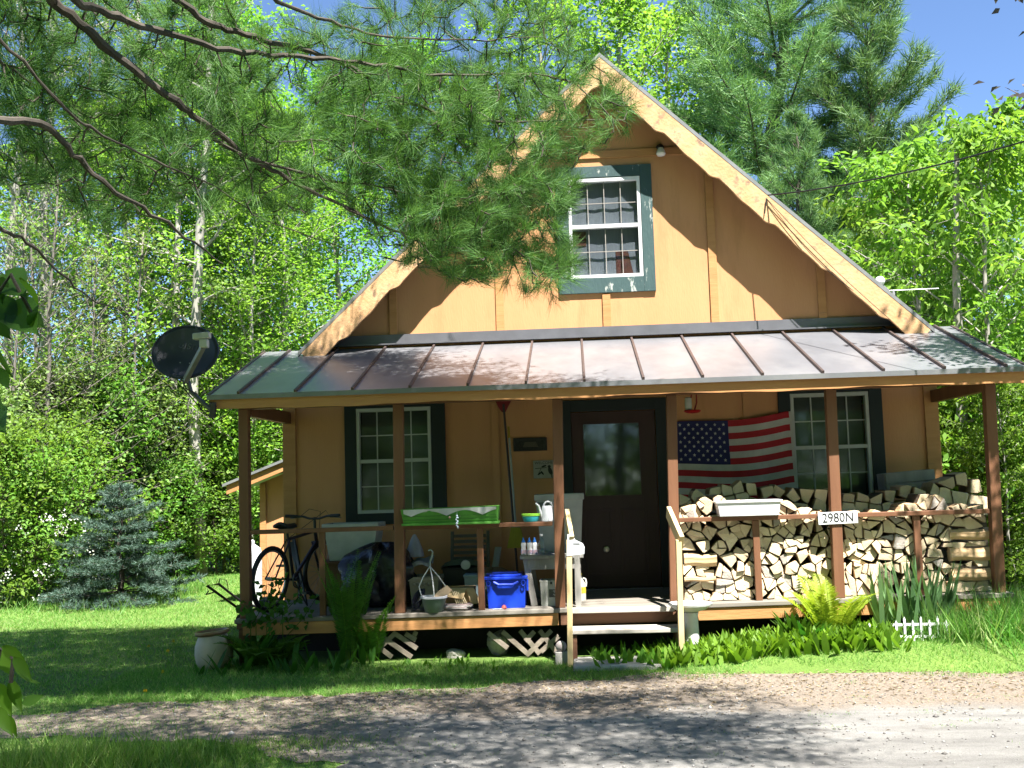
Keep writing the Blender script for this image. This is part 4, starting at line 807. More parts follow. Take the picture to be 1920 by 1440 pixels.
def endgrain():
    m = mat('end_grain', (.90, .74, .51), .75, (.76, .57, .35), 9, bump=.25, bscale=40, blotch=(.46, .32, .19), bl_scale=9, bl_at=.68, bl_soft=.08, contrast=(.25, .75))
    t = m.node_tree; b = t.nodes['Principled BSDF']; src = b.inputs['Base Color'].links[0].from_socket
    oi = N(t, 'ShaderNodeObjectInfo'); mr = N(t, 'ShaderNodeMapRange'); mr.inputs[3].default_value = .66; mr.inputs[4].default_value = 1.12
    tc = N(t, 'ShaderNodeTexCoord'); mp = N(t, 'ShaderNodeMapping'); mp.inputs['Location'].default_value = (.04, 0, .05); t.links.new(tc.outputs['Object'], mp.inputs[0])
    wv = N(t, 'ShaderNodeTexWave', wave_type='RINGS', rings_direction='Y'); wv.inputs['Scale'].default_value = 22; wv.inputs['Distortion'].default_value = 3.5; wv.inputs['Detail'].default_value = 3; wv.inputs['Detail Scale'].default_value = 2; t.links.new(mp.outputs[0], wv.inputs['Vector'])
    wr = N(t, 'ShaderNodeMapRange'); wr.inputs[3].default_value = .84; wr.inputs[4].default_value = 1.0; t.links.new(wv.outputs['Fac'], wr.inputs[0]); wm_ = N(t, 'ShaderNodeMixRGB', blend_type='MULTIPLY'); wm_.inputs[0].default_value = 1; t.links.new(src, wm_.inputs[1]); t.links.new(wr.outputs[0], wm_.inputs[2]); src = wm_.outputs[0]
    hs = N(t, 'ShaderNodeHueSaturation'); t.links.new(oi.outputs['Random'], mr.inputs[0]); t.links.new(mr.outputs[0], hs.inputs['Value']); t.links.new(src, hs.inputs['Color']); t.links.new(hs.outputs[0], b.inputs['Base Color'])
    return m
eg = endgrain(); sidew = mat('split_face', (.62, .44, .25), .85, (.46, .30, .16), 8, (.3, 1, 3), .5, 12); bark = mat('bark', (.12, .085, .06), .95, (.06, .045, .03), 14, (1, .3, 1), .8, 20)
greyend = mat('grey_end', (.42, .38, .33), .85, (.3, .26, .22), 12, bump=.5); darkend = mat('dark_round_end', (.20, .15, .10), .85, (.11, .08, .05), 18, bump=.6)
LOGS = []
def log(poly, y0, dep, em, bk):
    """poly: outline in (x, z); corners a bit rounded, body runs back from y0"""
    kk0 = len(poly)
    if len(poly) >= 3:                       # the bark side of a split log is an arc
        k = R.randrange(len(poly)); a, q = poly[k-1], poly[k]; L_ = math.hypot(q[0]-a[0], q[1]-a[1])
        if L_ > .05: nx, nz = (q[1]-a[1])/L_, -(q[0]-a[0])/L_; h = min(.014, L_*.14); poly = poly[:k]+[(a[0]+(q[0]-a[0])*f+nx*h*g, a[1]+(q[1]-a[1])*f+nz*h*g) for f, g in ((.25, .75), (.5, 1), (.75, .75))]+poly[k:]
    c = cen(poly); ins = R.uniform(.002, .006)
    pts = []
    for i in range(len(poly)):
        a, p, q = poly[i-1], poly[i], poly[(i+1) % len(poly)]
        for (r_, t_) in ((a, .06), (q, .06)): pts.append((p[0]+(r_[0]-p[0])*t_, p[1]+(r_[1]-p[1])*t_))
    o2 = []
    for p in pts:
        d = math.hypot(p[0]-c[0], p[1]-c[1]) or 1; k = max(0, d-ins)/d*(1+R.uniform(-.05, .01)); o2.append((c[0]+(p[0]-c[0])*k, c[1]+(p[1]-c[1])*k))
    n = len(o2); tx, tz = R.uniform(-.14, .14), R.uniform(-.06, .20); rings = []
    rings.append([Vector((x, y0+(x-c[0])*tx+(z-c[1])*tz+.008, z)) for x, z in o2])
    f_ = [Vector((c[0]+(x-c[0])*.93, y0+(x-c[0])*tx+(z-c[1])*tz+R.uniform(-.002, .002), c[1]+(z-c[1])*.93)) for x, z in o2]
    bkr = [Vector((x, y0+dep, z)) for x, z in o2]
    b = MB(); b.add(f_+rings[0]+bkr+[Vector((c[0], y0-.002, c[1]))], [(i, (i+1) % n, 3*n) for i in range(n)]+[], 0)
    for i in range(n): b.f.append([i, n+i, n+(i+1) % n, (i+1) % n]); b.mi.append(2 if i < bk else 0)
    for i in range(n): b.f.append([n+i, 2*n+i, 2*n+(i+1) % n, n+(i+1) % n]); b.mi.append(2 if (i < bk) else 1)
    b.f.append([2*n+i for i in range(n)]); b.mi.append(1)
    o = b.build('firewood_log', [em, sidew, bark], org=(c[0], y0, c[1])); o['category'] = 'log'; o['group'] = 'split firewood logs stacked on the porch'
    kk = kk0; shp = 'wedge-shaped' if kk == 3 else ('four-sided' if kk == 4 else ('five-sided' if kk == 5 else 'rounded'))
    LOGS.append([o, c[0], c[1], shp, 'front']); return o
def sidelog(x0, x1, z, h, y0, lab):
    b = MB(); n = 9; k = 8
    prof = [(h*.5*math.cos(a)*(1+R.uniform(-.15, .1)), h*.5*math.sin(a)*(1+R.uniform(-.15, .1))) for a in [2*math.pi*i/n for i in range(n)]]
    for i in range(k+1):
        q = i/k; w_ = 1+.06*math.sin(q*5+z*9)
        for p in prof: b.v.append(Vector((x0+(x1-x0)*q, y0+h*.5+p[0]*w_*.9, z+p[1]*w_+.006*math.sin(q*7))))
    for i in range(k):
        for j in range(n): b.f.append([i*n+j, (i+1)*n+j, (i+1)*n+(j+1) % n, i*n+(j+1) % n]); b.mi.append(1 if j in (3, 4, 5, 6) or R.random() < .5 else 2)
    b.f.append(list(range(n))); b.mi.append(0); b.f.append([k*n+j for j in range(n)]); b.mi.append(0)
    o = b.build('firewood_log', [eg, sidew, bark], org=((x0+x1)/2, y0, z)); setp(o, lab, 'log', 'split firewood logs stacked on the porch')
YF = -1.50
def bedz(x): return zt(x)+.004
lx0, lx1 = at(1279, 1050, YF).x, at(1852, 1030, YF).x
blocked = []
def pz(u, v): p = at(u, v, YF); return p.x, p.z
# logs lying crosswise: seen from the side
for u0, u1, v, hp, lab in ((1283, 1344, 1051, 29, 'squared log lying sideways across the left end of the stack'), (1283, 1342, 1086, 9, 'thin slab lying sideways low at the left end of the stack'),
        (1780, 1856, 1003, 24, 'bark-covered log lying sideways high at the right end of the stack'), (1782, 1856, 1040, 26, 'sideways log below the bark-covered one at the right end of the stack'), (1784, 1858, 1078, 24, 'sideways log third from the top at the right end of the stack'), (1505, 1556, 1120, 16, 'sideways split log on the deck left of the yellow-green fern')):
    a = pz(u0, v); c = pz(u1, v); h = hp/193.; sidelog(a[0], c[0], a[1], h, YF-.03, lab); blocked.append((a[0]-.01, c[0]+.0, a[1]-h/2-.004, a[1]+h/2+.004))
top = [(1280, 938), (1330, 930), (1400, 940), (1470, 940), (1560, 950), (1640, 956), (1690, 938), (1740, 930), (1790, 938), (1852, 944)]
topz = [pz(*q) for q in top]
def tz(x):
    for (xa, za), (xb, zb_) in zip(topz, topz[1:]):
        if x <= xb: return za+(zb_-za)*max(0, (x-xa)/(xb-xa))
    return topz[-1][1]
pts = []; row = 0; z = .60
while z < 1.56:
    x = lx0+.05+(.07 if row % 2 else 0)
    while x < lx1:
        if z < tz(x)-.03 and z > bedz(x)+.02: pts.append((x+R.uniform(-.05, .05), z+R.uniform(-.045, .045)))
        x += .150*R.uniform(.8, 1.2)
    z += .122; row += 1
bound = [(lx0, bedz(lx0)), (lx1, bedz(lx1)), (lx1, 1.75), (lx0, 1.75)]
# a ring of phantom seeds above the pile gives it a ragged top
ph = [(lx0+i*.1, tz(lx0+i*.1)+R.uniform(.0, .12)) for i in range(int((lx1-lx0)/.1)+1)]
keep = []
allp = pts+ph
for p, c in zip(allp, voronoi(bound, allp)): keep.append((p in pts, c))
round_c = pz(1661, 1087)
for real, c in keep:
    if not real: continue
    cx, cz = cen(c)
    if math.hypot(cx-round_c[0], cz-round_c[1]) < .075: continue
    for (xa, xb, za, zb_) in blocked:
        if xa < cx < xb and za-.03 < cz < zb_+.03:
            if cz > (za+zb_)/2: c = poly_clip(c, 0, -1, -zb_)
            else: c = poly_clip(c, 0, 1, za)
            if len(c) < 3 or area(c) < .0012: c = None; break
    if not c: continue
    cells2 = [c]; A_ = area(c)
    if A_ > .0105 and R.random() < .88:
        cx, cz = cen(c); cx += R.uniform(-.02, .02); cz += R.uniform(-.02, .02); a = R.uniform(0, math.pi); nx, ny = math.cos(a), math.sin(a); d = nx*cx+ny*cz
        cells2 = [poly_clip(c, nx, ny, d), poly_clip(c, -nx, -ny, -d)]
        if A_ > .017:
            a2 = a+math.pi/2+R.uniform(-.4, .4); mx_, my_ = math.cos(a2), math.sin(a2); d2 = mx_*cx+my_*cz; big = cells2[0] if len(cells2[0]) >= 3 and area(cells2[0]) > area(cells2[1]) else cells2[1]
            if len(big) >= 3: cells2.remove(big); cells2 += [poly_clip(big, mx_, my_, d2), poly_clip(big, -mx_, -my_, -d2)]
    for q in cells2:
        if len(q) < 3 or area(q) < .0016: continue
        # drop very short edges
        q2 = list(q); want = R.choice((3, 4, 4)) if len(cells2) > 1 else R.choice((4, 5, 5))
        while len(q2) > want:
            q2.pop(min(range(len(q2)), key=lambda i: abs((q2[i][0]-q2[i-1][0])*(q2[(i+1) % len(q2)][1]-q2[i-1][1])-(q2[(i+1) % len(q2)][0]-q2[i-1][0])*(q2[i][1]-q2[i-1][1]))))
        q2 = [p for i, p in enumerate(q2) if math.hypot(p[0]-q2[i-1][0], p[1]-q2[i-1][1]) > .022]
        if len(q2) >= 3: log(q2, YF+R.uniform(-.012, .03), .36, greyend if R.random() < .07 else eg, R.choice((0, 2, 2, 3)))
n = 12; log([(round_c[0]+.082*math.cos(2*math.pi*i/n), round_c[1]+.088*math.sin(2*math.pi*i/n)) for i in range(n)], YF-.03, .36, darkend, 12); LOGS[-1][3] = 'dark uncut round'
# second stack behind, only its top courses show
top2 = [(1283, 925), (1330, 912), (1380, 905), (1440, 912), (1500, 920), (1560, 918), (1640, 925), (1700, 915), (1745, 915), (1770, 898), (1800, 890), (1835, 902), (1850, 915)]
t2 = [(at(u, v, -.98).x, at(u, v, -.98).z) for u, v in top2]
x = t2[0][0]; topz = t2; YB = -.98
pts = []; 
for k in range(2):
    x = t2[0][0]+.04*(k % 2)
    while x < t2[-1][0]:
        pts.append((x+R.uniform(-.02, .02), tz(x)-.05-k*.115+R.uniform(-.02, .02))); x += .14*R.uniform(.85, 1.15)
ph = [(t2[0][0]+i*.1, tz(t2[0][0]+i*.1)+R.uniform(.0, .14)) for i in range(int((t2[-1][0]-t2[0][0])/.1)+1)]
allp = pts+ph; bx = [(t2[0][0]-.05, 1.30), (t2[-1][0]+.06, 1.30), (t2[-1][0]+.06, 2.0), (t2[0][0]-.05, 2.0)]
for p, c in zip(allp, voronoi(bx, allp)):
    while p in pts and len(c) > 4: c.pop(min(range(len(c)), key=lambda i: abs((c[i][0]-c[i-1][0])*(c[(i+1) % len(c)][1]-c[i-1][1])-(c[(i+1) % len(c)][0]-c[i-1][0])*(c[i][1]-c[i-1][1]))))
    if p in pts and area(c) > .002: log(c, YB+R.uniform(-.02, .02), .35, eg, 3); LOGS[-1][4] = 'rear'; LOGS[-1].append(pts.index(p) >= len(pts)//2)
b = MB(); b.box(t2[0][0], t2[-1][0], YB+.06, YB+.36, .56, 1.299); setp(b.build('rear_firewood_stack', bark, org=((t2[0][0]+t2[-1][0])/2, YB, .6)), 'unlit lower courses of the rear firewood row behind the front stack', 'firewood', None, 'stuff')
# labels: bay, course and order within it
ORDN = ['first', 'second', 'third', 'fourth', 'fifth', 'sixth', 'seventh', 'eighth', 'ninth', 'tenth', 'eleventh', 'twelfth', 'thirteenth', 'fourteenth', 'fifteenth', 'sixteenth', 'seventeenth', 'eighteenth', 'nineteenth', 'twentieth', 'twenty-first', 'twenty-second', 'twenty-third', 'twenty-fourth', 'twenty-fifth', 'twenty-sixth', 'twenty-seventh', 'twenty-eighth']
bal = [at(1420, 1050, YP).x, P5, at(1722, 1040, YP).x]; bays = ['bay beside the steps', 'bay left of the number sign', 'bay right of the number sign', 'bay at the porch corner']
groups = {}
for L_ in LOGS:
    o, x, z, shp, fr_ = L_[:5]
    if fr_ == 'rear': groups.setdefault(('r', 0, int(L_[5])), []).append((x, o, shp)); continue
    bay = sum(x > q for q in bal); co = int((z-.55)/.112); groups.setdefault(('f', bay, co), []).append((x, o, shp))
for (f, bay, co), l in groups.items():
    l.sort(key=lambda q: q[0])
    for i, (x, o, shp) in enumerate(l):
        if shp.startswith('dark'): o['label'] = 'dark uncut round log end low in the stack right of the number sign'
        elif f == 'r': o['label'] = f"{shp} log end in the shaded rear row, {['topmost', 'lower'][co]} course, {ORDN[i]} from the steps"
        else: o['label'] = f'{shp} log end, {bays[bay]}, {ORDN[co]} course up, {ORDN[i]} from left'
# ================================================================== VEGETATION
SG = [(.105, .22, .032), (.175, .34, .05), (.265, .44, .085)]
LM = {'maple': leafmat('maple_leaf', SG, .56), 'poplar': leafmat('poplar_leaf', [(.085, .165, .03), (.14, .24, .05), (.22, .32, .09)], .4),
      'bush': leafmat('bush_leaf', [(.09, .185, .03), (.15, .285, .042), (.23, .39, .07)], .4), 'ash': leafmat('ash_leaf', [(.08, .18, .025), (.135, .265, .035), (.20, .34, .06)], .5),
      'pine': leafmat('pine_needle', [(.085, .165, .065), (.14, .245, .085), (.22, .34, .115)], .25), 'near_pine': leafmat('near_pine_needle', [(.04, .115, .03), (.075, .19, .045), (.15, .30, .075)], .3),
      'spruce': leafmat('spruce_needle', [(.05, .10, .07), (.085, .15, .11), (.135, .205, .155)], .15), 'fern': leafmat('fern_leaf', [(.07, .17, .015), (.12, .27, .03)], .4),
      'yfern': leafmat('young_fern_leaf', [(.24, .34, .03), (.33, .43, .05)], .45), 'lily': leafmat('lily_leaf', [(.07, .17, .015), (.12, .26, .025), (.18, .35, .035)], .4),
      'iris': leafmat('iris_leaf', [(.10, .20, .08), (.17, .30, .13)], .35), 'grass': leafmat('grass_blade', [(.08, .185, .03), (.12, .26, .042), (.16, .31, .055), (.23, .375, .09), (.34, .36, .16)], .42),
      'purple': leafmat('purple_leaf', [(.05, .042, .055), (.09, .08, .10)], .3), 'white_flower': leafmat('white_petal', [(.6, .62, .6), (.75, .75, .74)], .3), 'hosta': leafmat('broad_leaf', [(.035, .10, .012), (.06, .15, .02)], .45),
      'dandelion': leafmat('yellow_petal', [(.6, .45, .02), (.7, .55, .03)], .2)}
TM = {'grey': mat('grey_bark', (.34, .32, .28), .9, (.18, .165, .14), 9, (1, 1, .3), .7, 18), 'brown': mat('brown_bark', (.115, .095, .078), .95, (.05, .042, .034), 10, (1, 1, .25), .9, 16), 'pale': mat('pale_bark', (.44, .42, .37), .85, (.24, .22, .19), 6, (1, 1, .3), .5, 14)}
def rv(r, a): return r.uniform(-a, a)
def branch_tree(seed, H, base, Rm, nl, lf, nper, leaf, wid, lean=.0, tr=.11, crown=lambda q: math.sin(math.pi*min(1, .12+.88*q))**.7, up=(.35, .9), sub=6, droop=0., spread=.17, flat=.5):
    """trunk, limbs and twigs as tubes; leaves hang in clumps along the twigs. Returns (wood MB, V, F)"""
    r = random.Random(seed); g = np.random.default_rng(seed); wood = MB(); C, D = [], []
    tp = []; x = y = 0; nseg = 9
    for i in range(nseg+1):
        tp.append(Vector((x, y, H*i/nseg))); x += rv(r, .09*H/9)+lean*H/9; y += rv(r, .09*H/9)
    wood.tube(tp, [tr*(1-.9*i/nseg)**.8+.008 for i in range(nseg+1)], 7)
    def trunkp(q): f = q*nseg; i = min(nseg-1, int(f)); return tp[i].lerp(tp[i+1], f-i)
    ga = r.uniform(0, 6)
    for k in range(nl):
        q = base+(1-base)*((k+r.random()*.7)/nl)**.95; q = min(q, .98); o = trunkp(q); ga += 2.4+rv(r, .5); qq = (q-base)/(1-base)
        Ln = Rm*crown(qq)*r.uniform(.75, 1.15)+.15; el = up[0]+(up[1]-up[0])*qq+rv(r, .15)
        d = Vector((math.cos(ga)*math.cos(el), math.sin(ga)*math.cos(el), math.sin(el))); pts = [o]; p = o.copy(); m = 6
        for i in range(m):
            p = p+d*(Ln/m); d = (d+Vector((rv(r, .16), rv(r, .16), rv(r, .13)-droop*.1))).normalized(); pts.append(p.copy())
        rad = tr*.34*(1-q*.6); wood.tube(pts, [rad*(1-.85*i/m)+.004 for i in range(m+1)], 5, caps=False)
        for j in range(sub+1):
            f = .22+.78*j/sub; i = min(m-1, int(f*m)); s0 = pts[i].lerp(pts[i+1], f*m-i) if f < 1 else pts[-1]
            dd = (pts[min(m, i+1)]-pts[i]).normalized(); sd = Vector((-dd.y, dd.x, 0)); sd = sd.normalized() if sd.length > .01 else Vector((1, 0, 0))
            a = (dd*.6+sd*(1 if j % 2 else -1)*r.uniform(.5, 1.1)+Vector((0, 0, rv(r, .35)+.1-droop*.3))).normalized() if j < sub else dd
            ln = Ln*r.uniform(.22, .42)*(1.15-.5*f); e = s0+a*ln*.6+Vector((0, 0, .03)); e2 = e+(a+Vector((rv(r, .4), rv(r, .4), rv(r, .3)-droop*.4))).normalized()*ln*.5
            wood.tube([s0, e, e2], [rad*.4+.003, rad*.25+.002, .002], 3, caps=False)
            for c in range(lf):
                f2 = (c+.6)/lf; q3 = s0.lerp(e, f2*2) if f2 < .5 else e.lerp(e2, f2*2-1); C.append(q3); D.append(a)
    C = np.array([tuple(c) for c in C]); D = np.array([tuple(c) for c in D]); n = len(C)
    C2 = np.repeat(C, nper, 0)+g.normal(size=(n*nper, 3))*np.array([spread, spread, spread*flat]); D2 = nrm(np.repeat(D, nper, 0)*.5+g.normal(size=(n*nper, 3))*np.array([.8, .8, .45])-np.array([0, 0, .25+droop*.5]))
    Nn = g.normal(size=(n*nper, 3))*.55+np.array([0, 0, 1.]); V, F = leaves(C2, D2, Nn, leaf*g.uniform(.7, 1.25, n*nper), leaf*wid*g.uniform(.8, 1.2, n*nper)); return wood, V, F
def needle_tree(seed, H, base, Rm, tiers, per, nl, nw, tufts, npt, tr, upsweep=.25, shape=.8, tipup=.25, side=True):
    r = random.Random(seed); g = np.random.default_rng(seed); wood = MB(); C, D = [], []
    tp = [Vector((.012*H*math.sin(i*1.3+seed), .012*H*math.cos(i*1.7+seed), H*i/9)) for i in range(10)]; wood.tube(tp, [tr*(1-i/9.6)+.01 for i in range(10)], 8)
    for k in range(tiers):
        q = base+(1-base)*(k+.3*r.random())/tiers; z = H*q; o = tp[min(8, int(q*9))].lerp(tp[min(9, int(q*9)+1)], q*9-int(q*9)); Ln0 = Rm*((1-(q-base)/(1-base))**shape)+.12; a0 = r.uniform(0, 6.3)
        for j in range(per):
            a = a0+2*math.pi*(j+rv(r, .25))/per; Ln = Ln0*r.uniform(.65, 1.15); el = upsweep+(q-base)*.6+rv(r, .12); pts = [o]; p = o.copy(); m = 7; d = Vector((math.cos(a)*math.cos(el), math.sin(a)*math.cos(el), math.sin(el)))
            for i in range(m): p = p+d*Ln/m; d = (d+Vector((rv(r, .1), rv(r, .1), rv(r, .06)+tipup*(i-2)/m*.35))).normalized(); pts.append(p.copy())
            wood.tube(pts, [tr*.22*(1-q*.5)*(1-.85*i/m)+.003 for i in range(m+1)], 4, caps=False)
            nt_ = max(2, int(tufts*Ln/Rm))
            for c in range(nt_):
                f = .28+.72*(c+r.random()*.5)/nt_; i = min(m-1, int(f*m)); s0 = pts[i].lerp(pts[i+1], min(1, f*m-i)); dd = (pts[i+1]-pts[i]).normalized(); sd = Vector((-dd.y, dd.x, 0)).normalized()
                for s in ((-1, 1) if side else (1,)):
                    w_ = Ln*.36*(1.12-f)*r.uniform(.5, 1.2)+.03; a_ = (dd*.75+sd*s*r.uniform(.6, 1.1)+Vector((0, 0, rv(r, .25)+.12))).normalized(); nn = max(1, int(w_/(nl*.75)))
                    if w_ > .12: wood.tube([s0, s0+a_*w_], [.006, .003], 3, caps=False)
                    for e in range(nn): C.append(s0+a_*w_*(e+.6)/nn+Vector((0, 0, rv(r, .03)))); D.append(a_)
                C.append(s0); D.append(dd)
    C = np.array([tuple(c) for c in C]); D = np.array([tuple(c) for c in D]); n = len(C)
    C2 = np.repeat(C, npt, 0)+g.normal(size=(n*npt, 3))*nl*.18; D2 = nrm(np.repeat(D, npt, 0)*.9+g.normal(size=(n*npt, 3))*.62+np.array([0, 0, .22])); V, F = blades(C2, D2, nl*g.uniform(.7, 1.15, n*npt), nw, 0.02)
    return wood, V, F
LM['olive'] = leafmat('olive_leaf', [(.11, .18, .045), (.18, .275, .075), (.26, .35, .12)], .35)
PROTO = {}
def proto(key, data, wm_, lm_): PROTO[key] = (data[0].mesh(key+'_wood', wm_, smooth=True), npmesh(key+'_leaf', data[1], data[2], lm_))
proto('maple', branch_tree(11, 13, .12, 3.0, 34, 4, 11, .125, .62, spread=.20), TM['grey'], LM['maple'])
proto('maple2', branch_tree(12, 11, .08, 2.7, 34, 4, 11, .115, .66, spread=.19), TM['pale'], LM['maple'])
proto('poplar', branch_tree(13, 16, .30, 1.9, 30, 3, 8, .085, .8, tr=.12, spread=.16), TM['pale'], LM['poplar'])
proto('shrub', branch_tree(14, 2.3, .02, 1.25, 30, 3, 9, .085, .6, tr=.03, spread=.12, up=(.5, 1.2)), TM['brown'], LM['bush'])
proto('ash', branch_tree(15, 6.5, .16, 1.7, 28, 3, 9, .17, .36, tr=.05, up=(.4, 1.1), droop=.9, spread=.13), TM['pale'], LM['ash'])
proto('bare', branch_tree(21, 6.5, .05, 1.5, 40, 1, 4, .07, .7, tr=.035, up=(.2, 1.0), sub=5, spread=.12), mat('twig_bark', (.20, .18, .15), .9, (.11, .10, .08), 9), LM['olive'])
proto('olive', branch_tree(22, 2.8, .02, 1.2, 30, 3, 7, .075, .65, tr=.03, spread=.13, up=(.6, 1.3)), TM['grey'], LM['olive'])
proto('pine', needle_tree(16, 20, .10, 4.6, 26, 6, .30, .019, 16, 26, .24), TM['brown'], LM['pine'])
proto('pine2', needle_tree(17, 10, .06, 2.9, 19, 6, .23, .015, 13, 26, .11, .35), TM['brown'], LM['pine'])
proto('spruce', needle_tree(18, 2.3, .02, 1.55, 12, 8, .085, .013, 10, 20, .05, -.04, .85, .45), TM['brown'], LM['spruce'])
def plant(key, name, lab, cat, loc, s=1., rz=None, group=None, crown='crown', stem='trunk', sz=1.):
    t = thing(name, lab, cat, loc, group); rz = R.uniform(0, 6.28) if rz is None else rz
    t.rotation_euler = (0, 0, rz); t.scale = (s, s, s*sz)
    for nm, me in ((stem, PROTO[key][0]), (crown, PROTO[key][1])):
        o = bpy.data.objects.new(nm, me); COL.objects.link(o); o.parent = t; ORG[o] = ORG[t]
    return t
def gx(u, Y): return at(u, 1000, Y).x
GT = 'broadleaf trees of the wood behind the cabin'
WOOD = [ # kind, photo column, depth, scale, label
 ('poplar', 378, 9.0, 1.0, 'slender grey-trunked tree rising just right of the satellite dish'), ('poplar', 95, 9.5, 1.05, 'pale-trunked poplar at the far left with open sky between its leaves'), ('poplar', 25, 8.0, .9, 'thin poplar on the left edge above the white-flowered bushes'),
 ('poplar', 285, 13, 1.1, 'tall poplar seen between the pine boughs left of the dish'), ('poplar', 180, 12, 1.05, 'sparse poplar behind the blue spruce'), ('maple2', 505, 12, .95, 'bright young maple just left of the cabin roof corner'),
 ('maple', 440, 13, 1.05, 'bright green maple right behind the satellite dish'), ('maple2', 570, 16, 1.0, 'yellow-green maple above the left end of the porch roof'), ('maple2', 470, 9.8, .72, 'short bright maple between the dish and the porch corner'), ('maple2', 545, 11, .9, 'bright maple just above the left roof corner'), ('maple2', 400, 12, .85, 'bright maple behind the dish mast'), ('maple', 640, 15, .95, 'maple rising behind the left slope of the cabin roof'),
 ('maple2', 330, 10, 1.0, 'short leafy maple behind the open lawn left of the dish'), ('maple2', 240, 11, .95, 'small maple above the blue spruce'), ('maple', 130, 14, .9, 'shorter maple deep behind the spruce at the left'), ('maple2', 40, 12, .9, 'small maple in the wood at the far left'), ('maple', 490, 20, 1.05, 'tall maple deep in the wood left of the roof'),
 ('maple', 770, 18, 1.1, 'maple half hidden by the overhanging pine bough'), ('maple2', 900, 19, 1.2, 'maple behind the ridge end under the pine bough'), ('maple', 1040, 17, 1.25, 'tall bright maple straight behind the gable peak'), ('maple2', 1180, 15, 1.3, 'tall light green tree just right of the gable peak'),
 ('maple', 1290, 18, 1.15, 'feathery maple between the gable and the tall pine'), ('maple2', 1370, 15, 1.0, 'maple in front of the tall pine above the right roof slope'), ('maple2', 1790, 12, .55, 'low maple below the pines at the right'), ('maple', 1900, 10, .55, 'maple standing behind the right porch corner post'), ('maple2', 1990, 14, .6, 'maple at the right edge of the wood'), ('maple2', 1690, 15, .6, 'maple under the pine right of the roof slope')]
for kd, u, Y, s, lab in WOOD: plant(kd, 'broadleaf_tree', lab, 'tree', (gx(u, Y), Y, GZ-.05), s, None, GT)
for kd, u, Y, s, lab in (('pine', 1500, 13, 1.05, 'tallest white pine behind the right slope of the gable roof'), ('pine2', 1528, 8.5, .88, 'younger white pine in front of the tallest one beside the roof'), ('pine2', 1690, 11, 1.35, 'white pine with outstretched boughs against the blue sky at the right')):
    plant(kd, 'pine_tree', lab, 'tree', (gx(u, Y), Y, GZ-.05), s, None, 'white pines behind the cabin')
for u, Y, s, lab in ((1765, 3.6, .95, 'bright ash sapling with drooping leaves beyond the porch corner'), (1855, 2.2, .92, 'bright leafy sapling nearest the right edge of the porch roof'), (1680, 5.5, .98, 'ash sapling beside the right roof slope below the power line'), (1925, 4.5, 1.1, 'ash sapling at the right edge of the picture'), (1905, .4, .42, 'low ash sapling beside the right porch post')):
    plant('ash', 'ash_sapling', lab, 'sapling', (gx(u, Y), Y, GZ-.05), s, None, 'ash saplings right of the cabin')
c = at(1812, 900, 2.2); b = MB(); b.tube([(c.x+.02, 2.2, GZ-.1), (c.x-.02, 2.2, 1.3), (c.x, 2.2, 2.4), (c.x+.06, 2.25, 4.2), (c.x+.2, 2.3, 6)], [.085, .075, .07, .05, .03], 10); b.tube([(c.x, 2.2, 2.3), (c.x+.3, 2.1, 2.5), (c.x+.6, 2.1, 2.45)], [.025, .015, .008], 6); t = thing('bare_tree', 'bare grey tree trunk between the house corner and the right porch post', 'tree', (c.x, 2.2, GZ)); b.build('trunk', TM['grey'], t, smooth=True)
BUSH = [(10, 4.2, 1.0, 'leafy bush at the far left edge of the lawn'), (120, 6.0, 1.05, 'white-speckled bush left of the blue spruce'), (330, 8.8, .85, 'round light green bush right of the blue spruce'), (405, 9.2, .9, 'bush behind the mower handle at the back of the lawn'), (270, 9.5, 1.3, 'large bush behind the blue spruce'), (455, 10, 1.2, 'bush seen past the left porch post'), (190, 8, 1.4, 'tall bush rising behind the left of the spruce'), (60, 7.5, 1.5, 'tall bush in the far left corner of the lawn'), (520, 11, 1.3, 'bush beyond the orange shed'),
        (1890, .6, .75, 'low green bush right of the porch corner post'), (1830, 2.8, 1.0, 'bush between the right porch posts and the saplings'), (1930, 3, 1.2, 'bush at the right edge beyond the tall grass'), (1790, 5, 1.3, 'bush behind the firewood at the right'), (1870, 6, 1.5, 'tall bush behind the right corner post'), (1990, 1.5, 1.2, 'bush outside the porch at the far right')]
for u, Y, s, lab in BUSH: plant('shrub', 'bush', lab, 'bush', (gx(u, Y), Y, GZ-.05), s, None, 'bushes along the edge of the wood', 'foliage', 'stems')
for u, Y, s, lab in ((25, 5.6, 1.0, 'twiggy grey sapling at the far left behind the hanging leaves'), (95, 6.4, 1.15, 'bare twiggy sapling left of the blue spruce top'), (165, 7.2, .95, 'half-bare sapling just above the blue spruce'), (255, 8.2, 1.05, 'twiggy grey sapling below the satellite dish'), (60, 7.8, 1.3, 'tall bare sapling in the tangle at the far left'), (420, 9.6, .9, 'thin twiggy sapling left of the corner post')):
    plant('bare', 'bare_sapling', lab, 'sapling', (gx(u, Y), Y, GZ-.05), s, None, 'twiggy saplings at the edge of the wood')
for u, Y, s, lab in ((-20, 5.2, 1.1, 'olive green thicket bush at the left picture edge'), (75, 6.8, 1.25, 'olive bush above the white blossoms'), (150, 7.6, 1.3, 'olive bush behind the left side of the spruce'), (300, 9.0, 1.2, 'olive bush below the dish'), (215, 9.8, 1.5, 'tall olive bush behind the spruce top')):
    plant('olive', 'bush', lab, 'bush', (gx(u, Y), Y, GZ-.05), s, None, 'bushes along the edge of the wood', 'foliage', 'stems')
c = atz(225, 1132, GZ); plant('spruce', 'blue_spruce', 'small blue spruce with spreading lower boughs on the left of the lawn', 'tree', (c.x, c.y, GZ-.03), .86, 1.0, sz=.95)
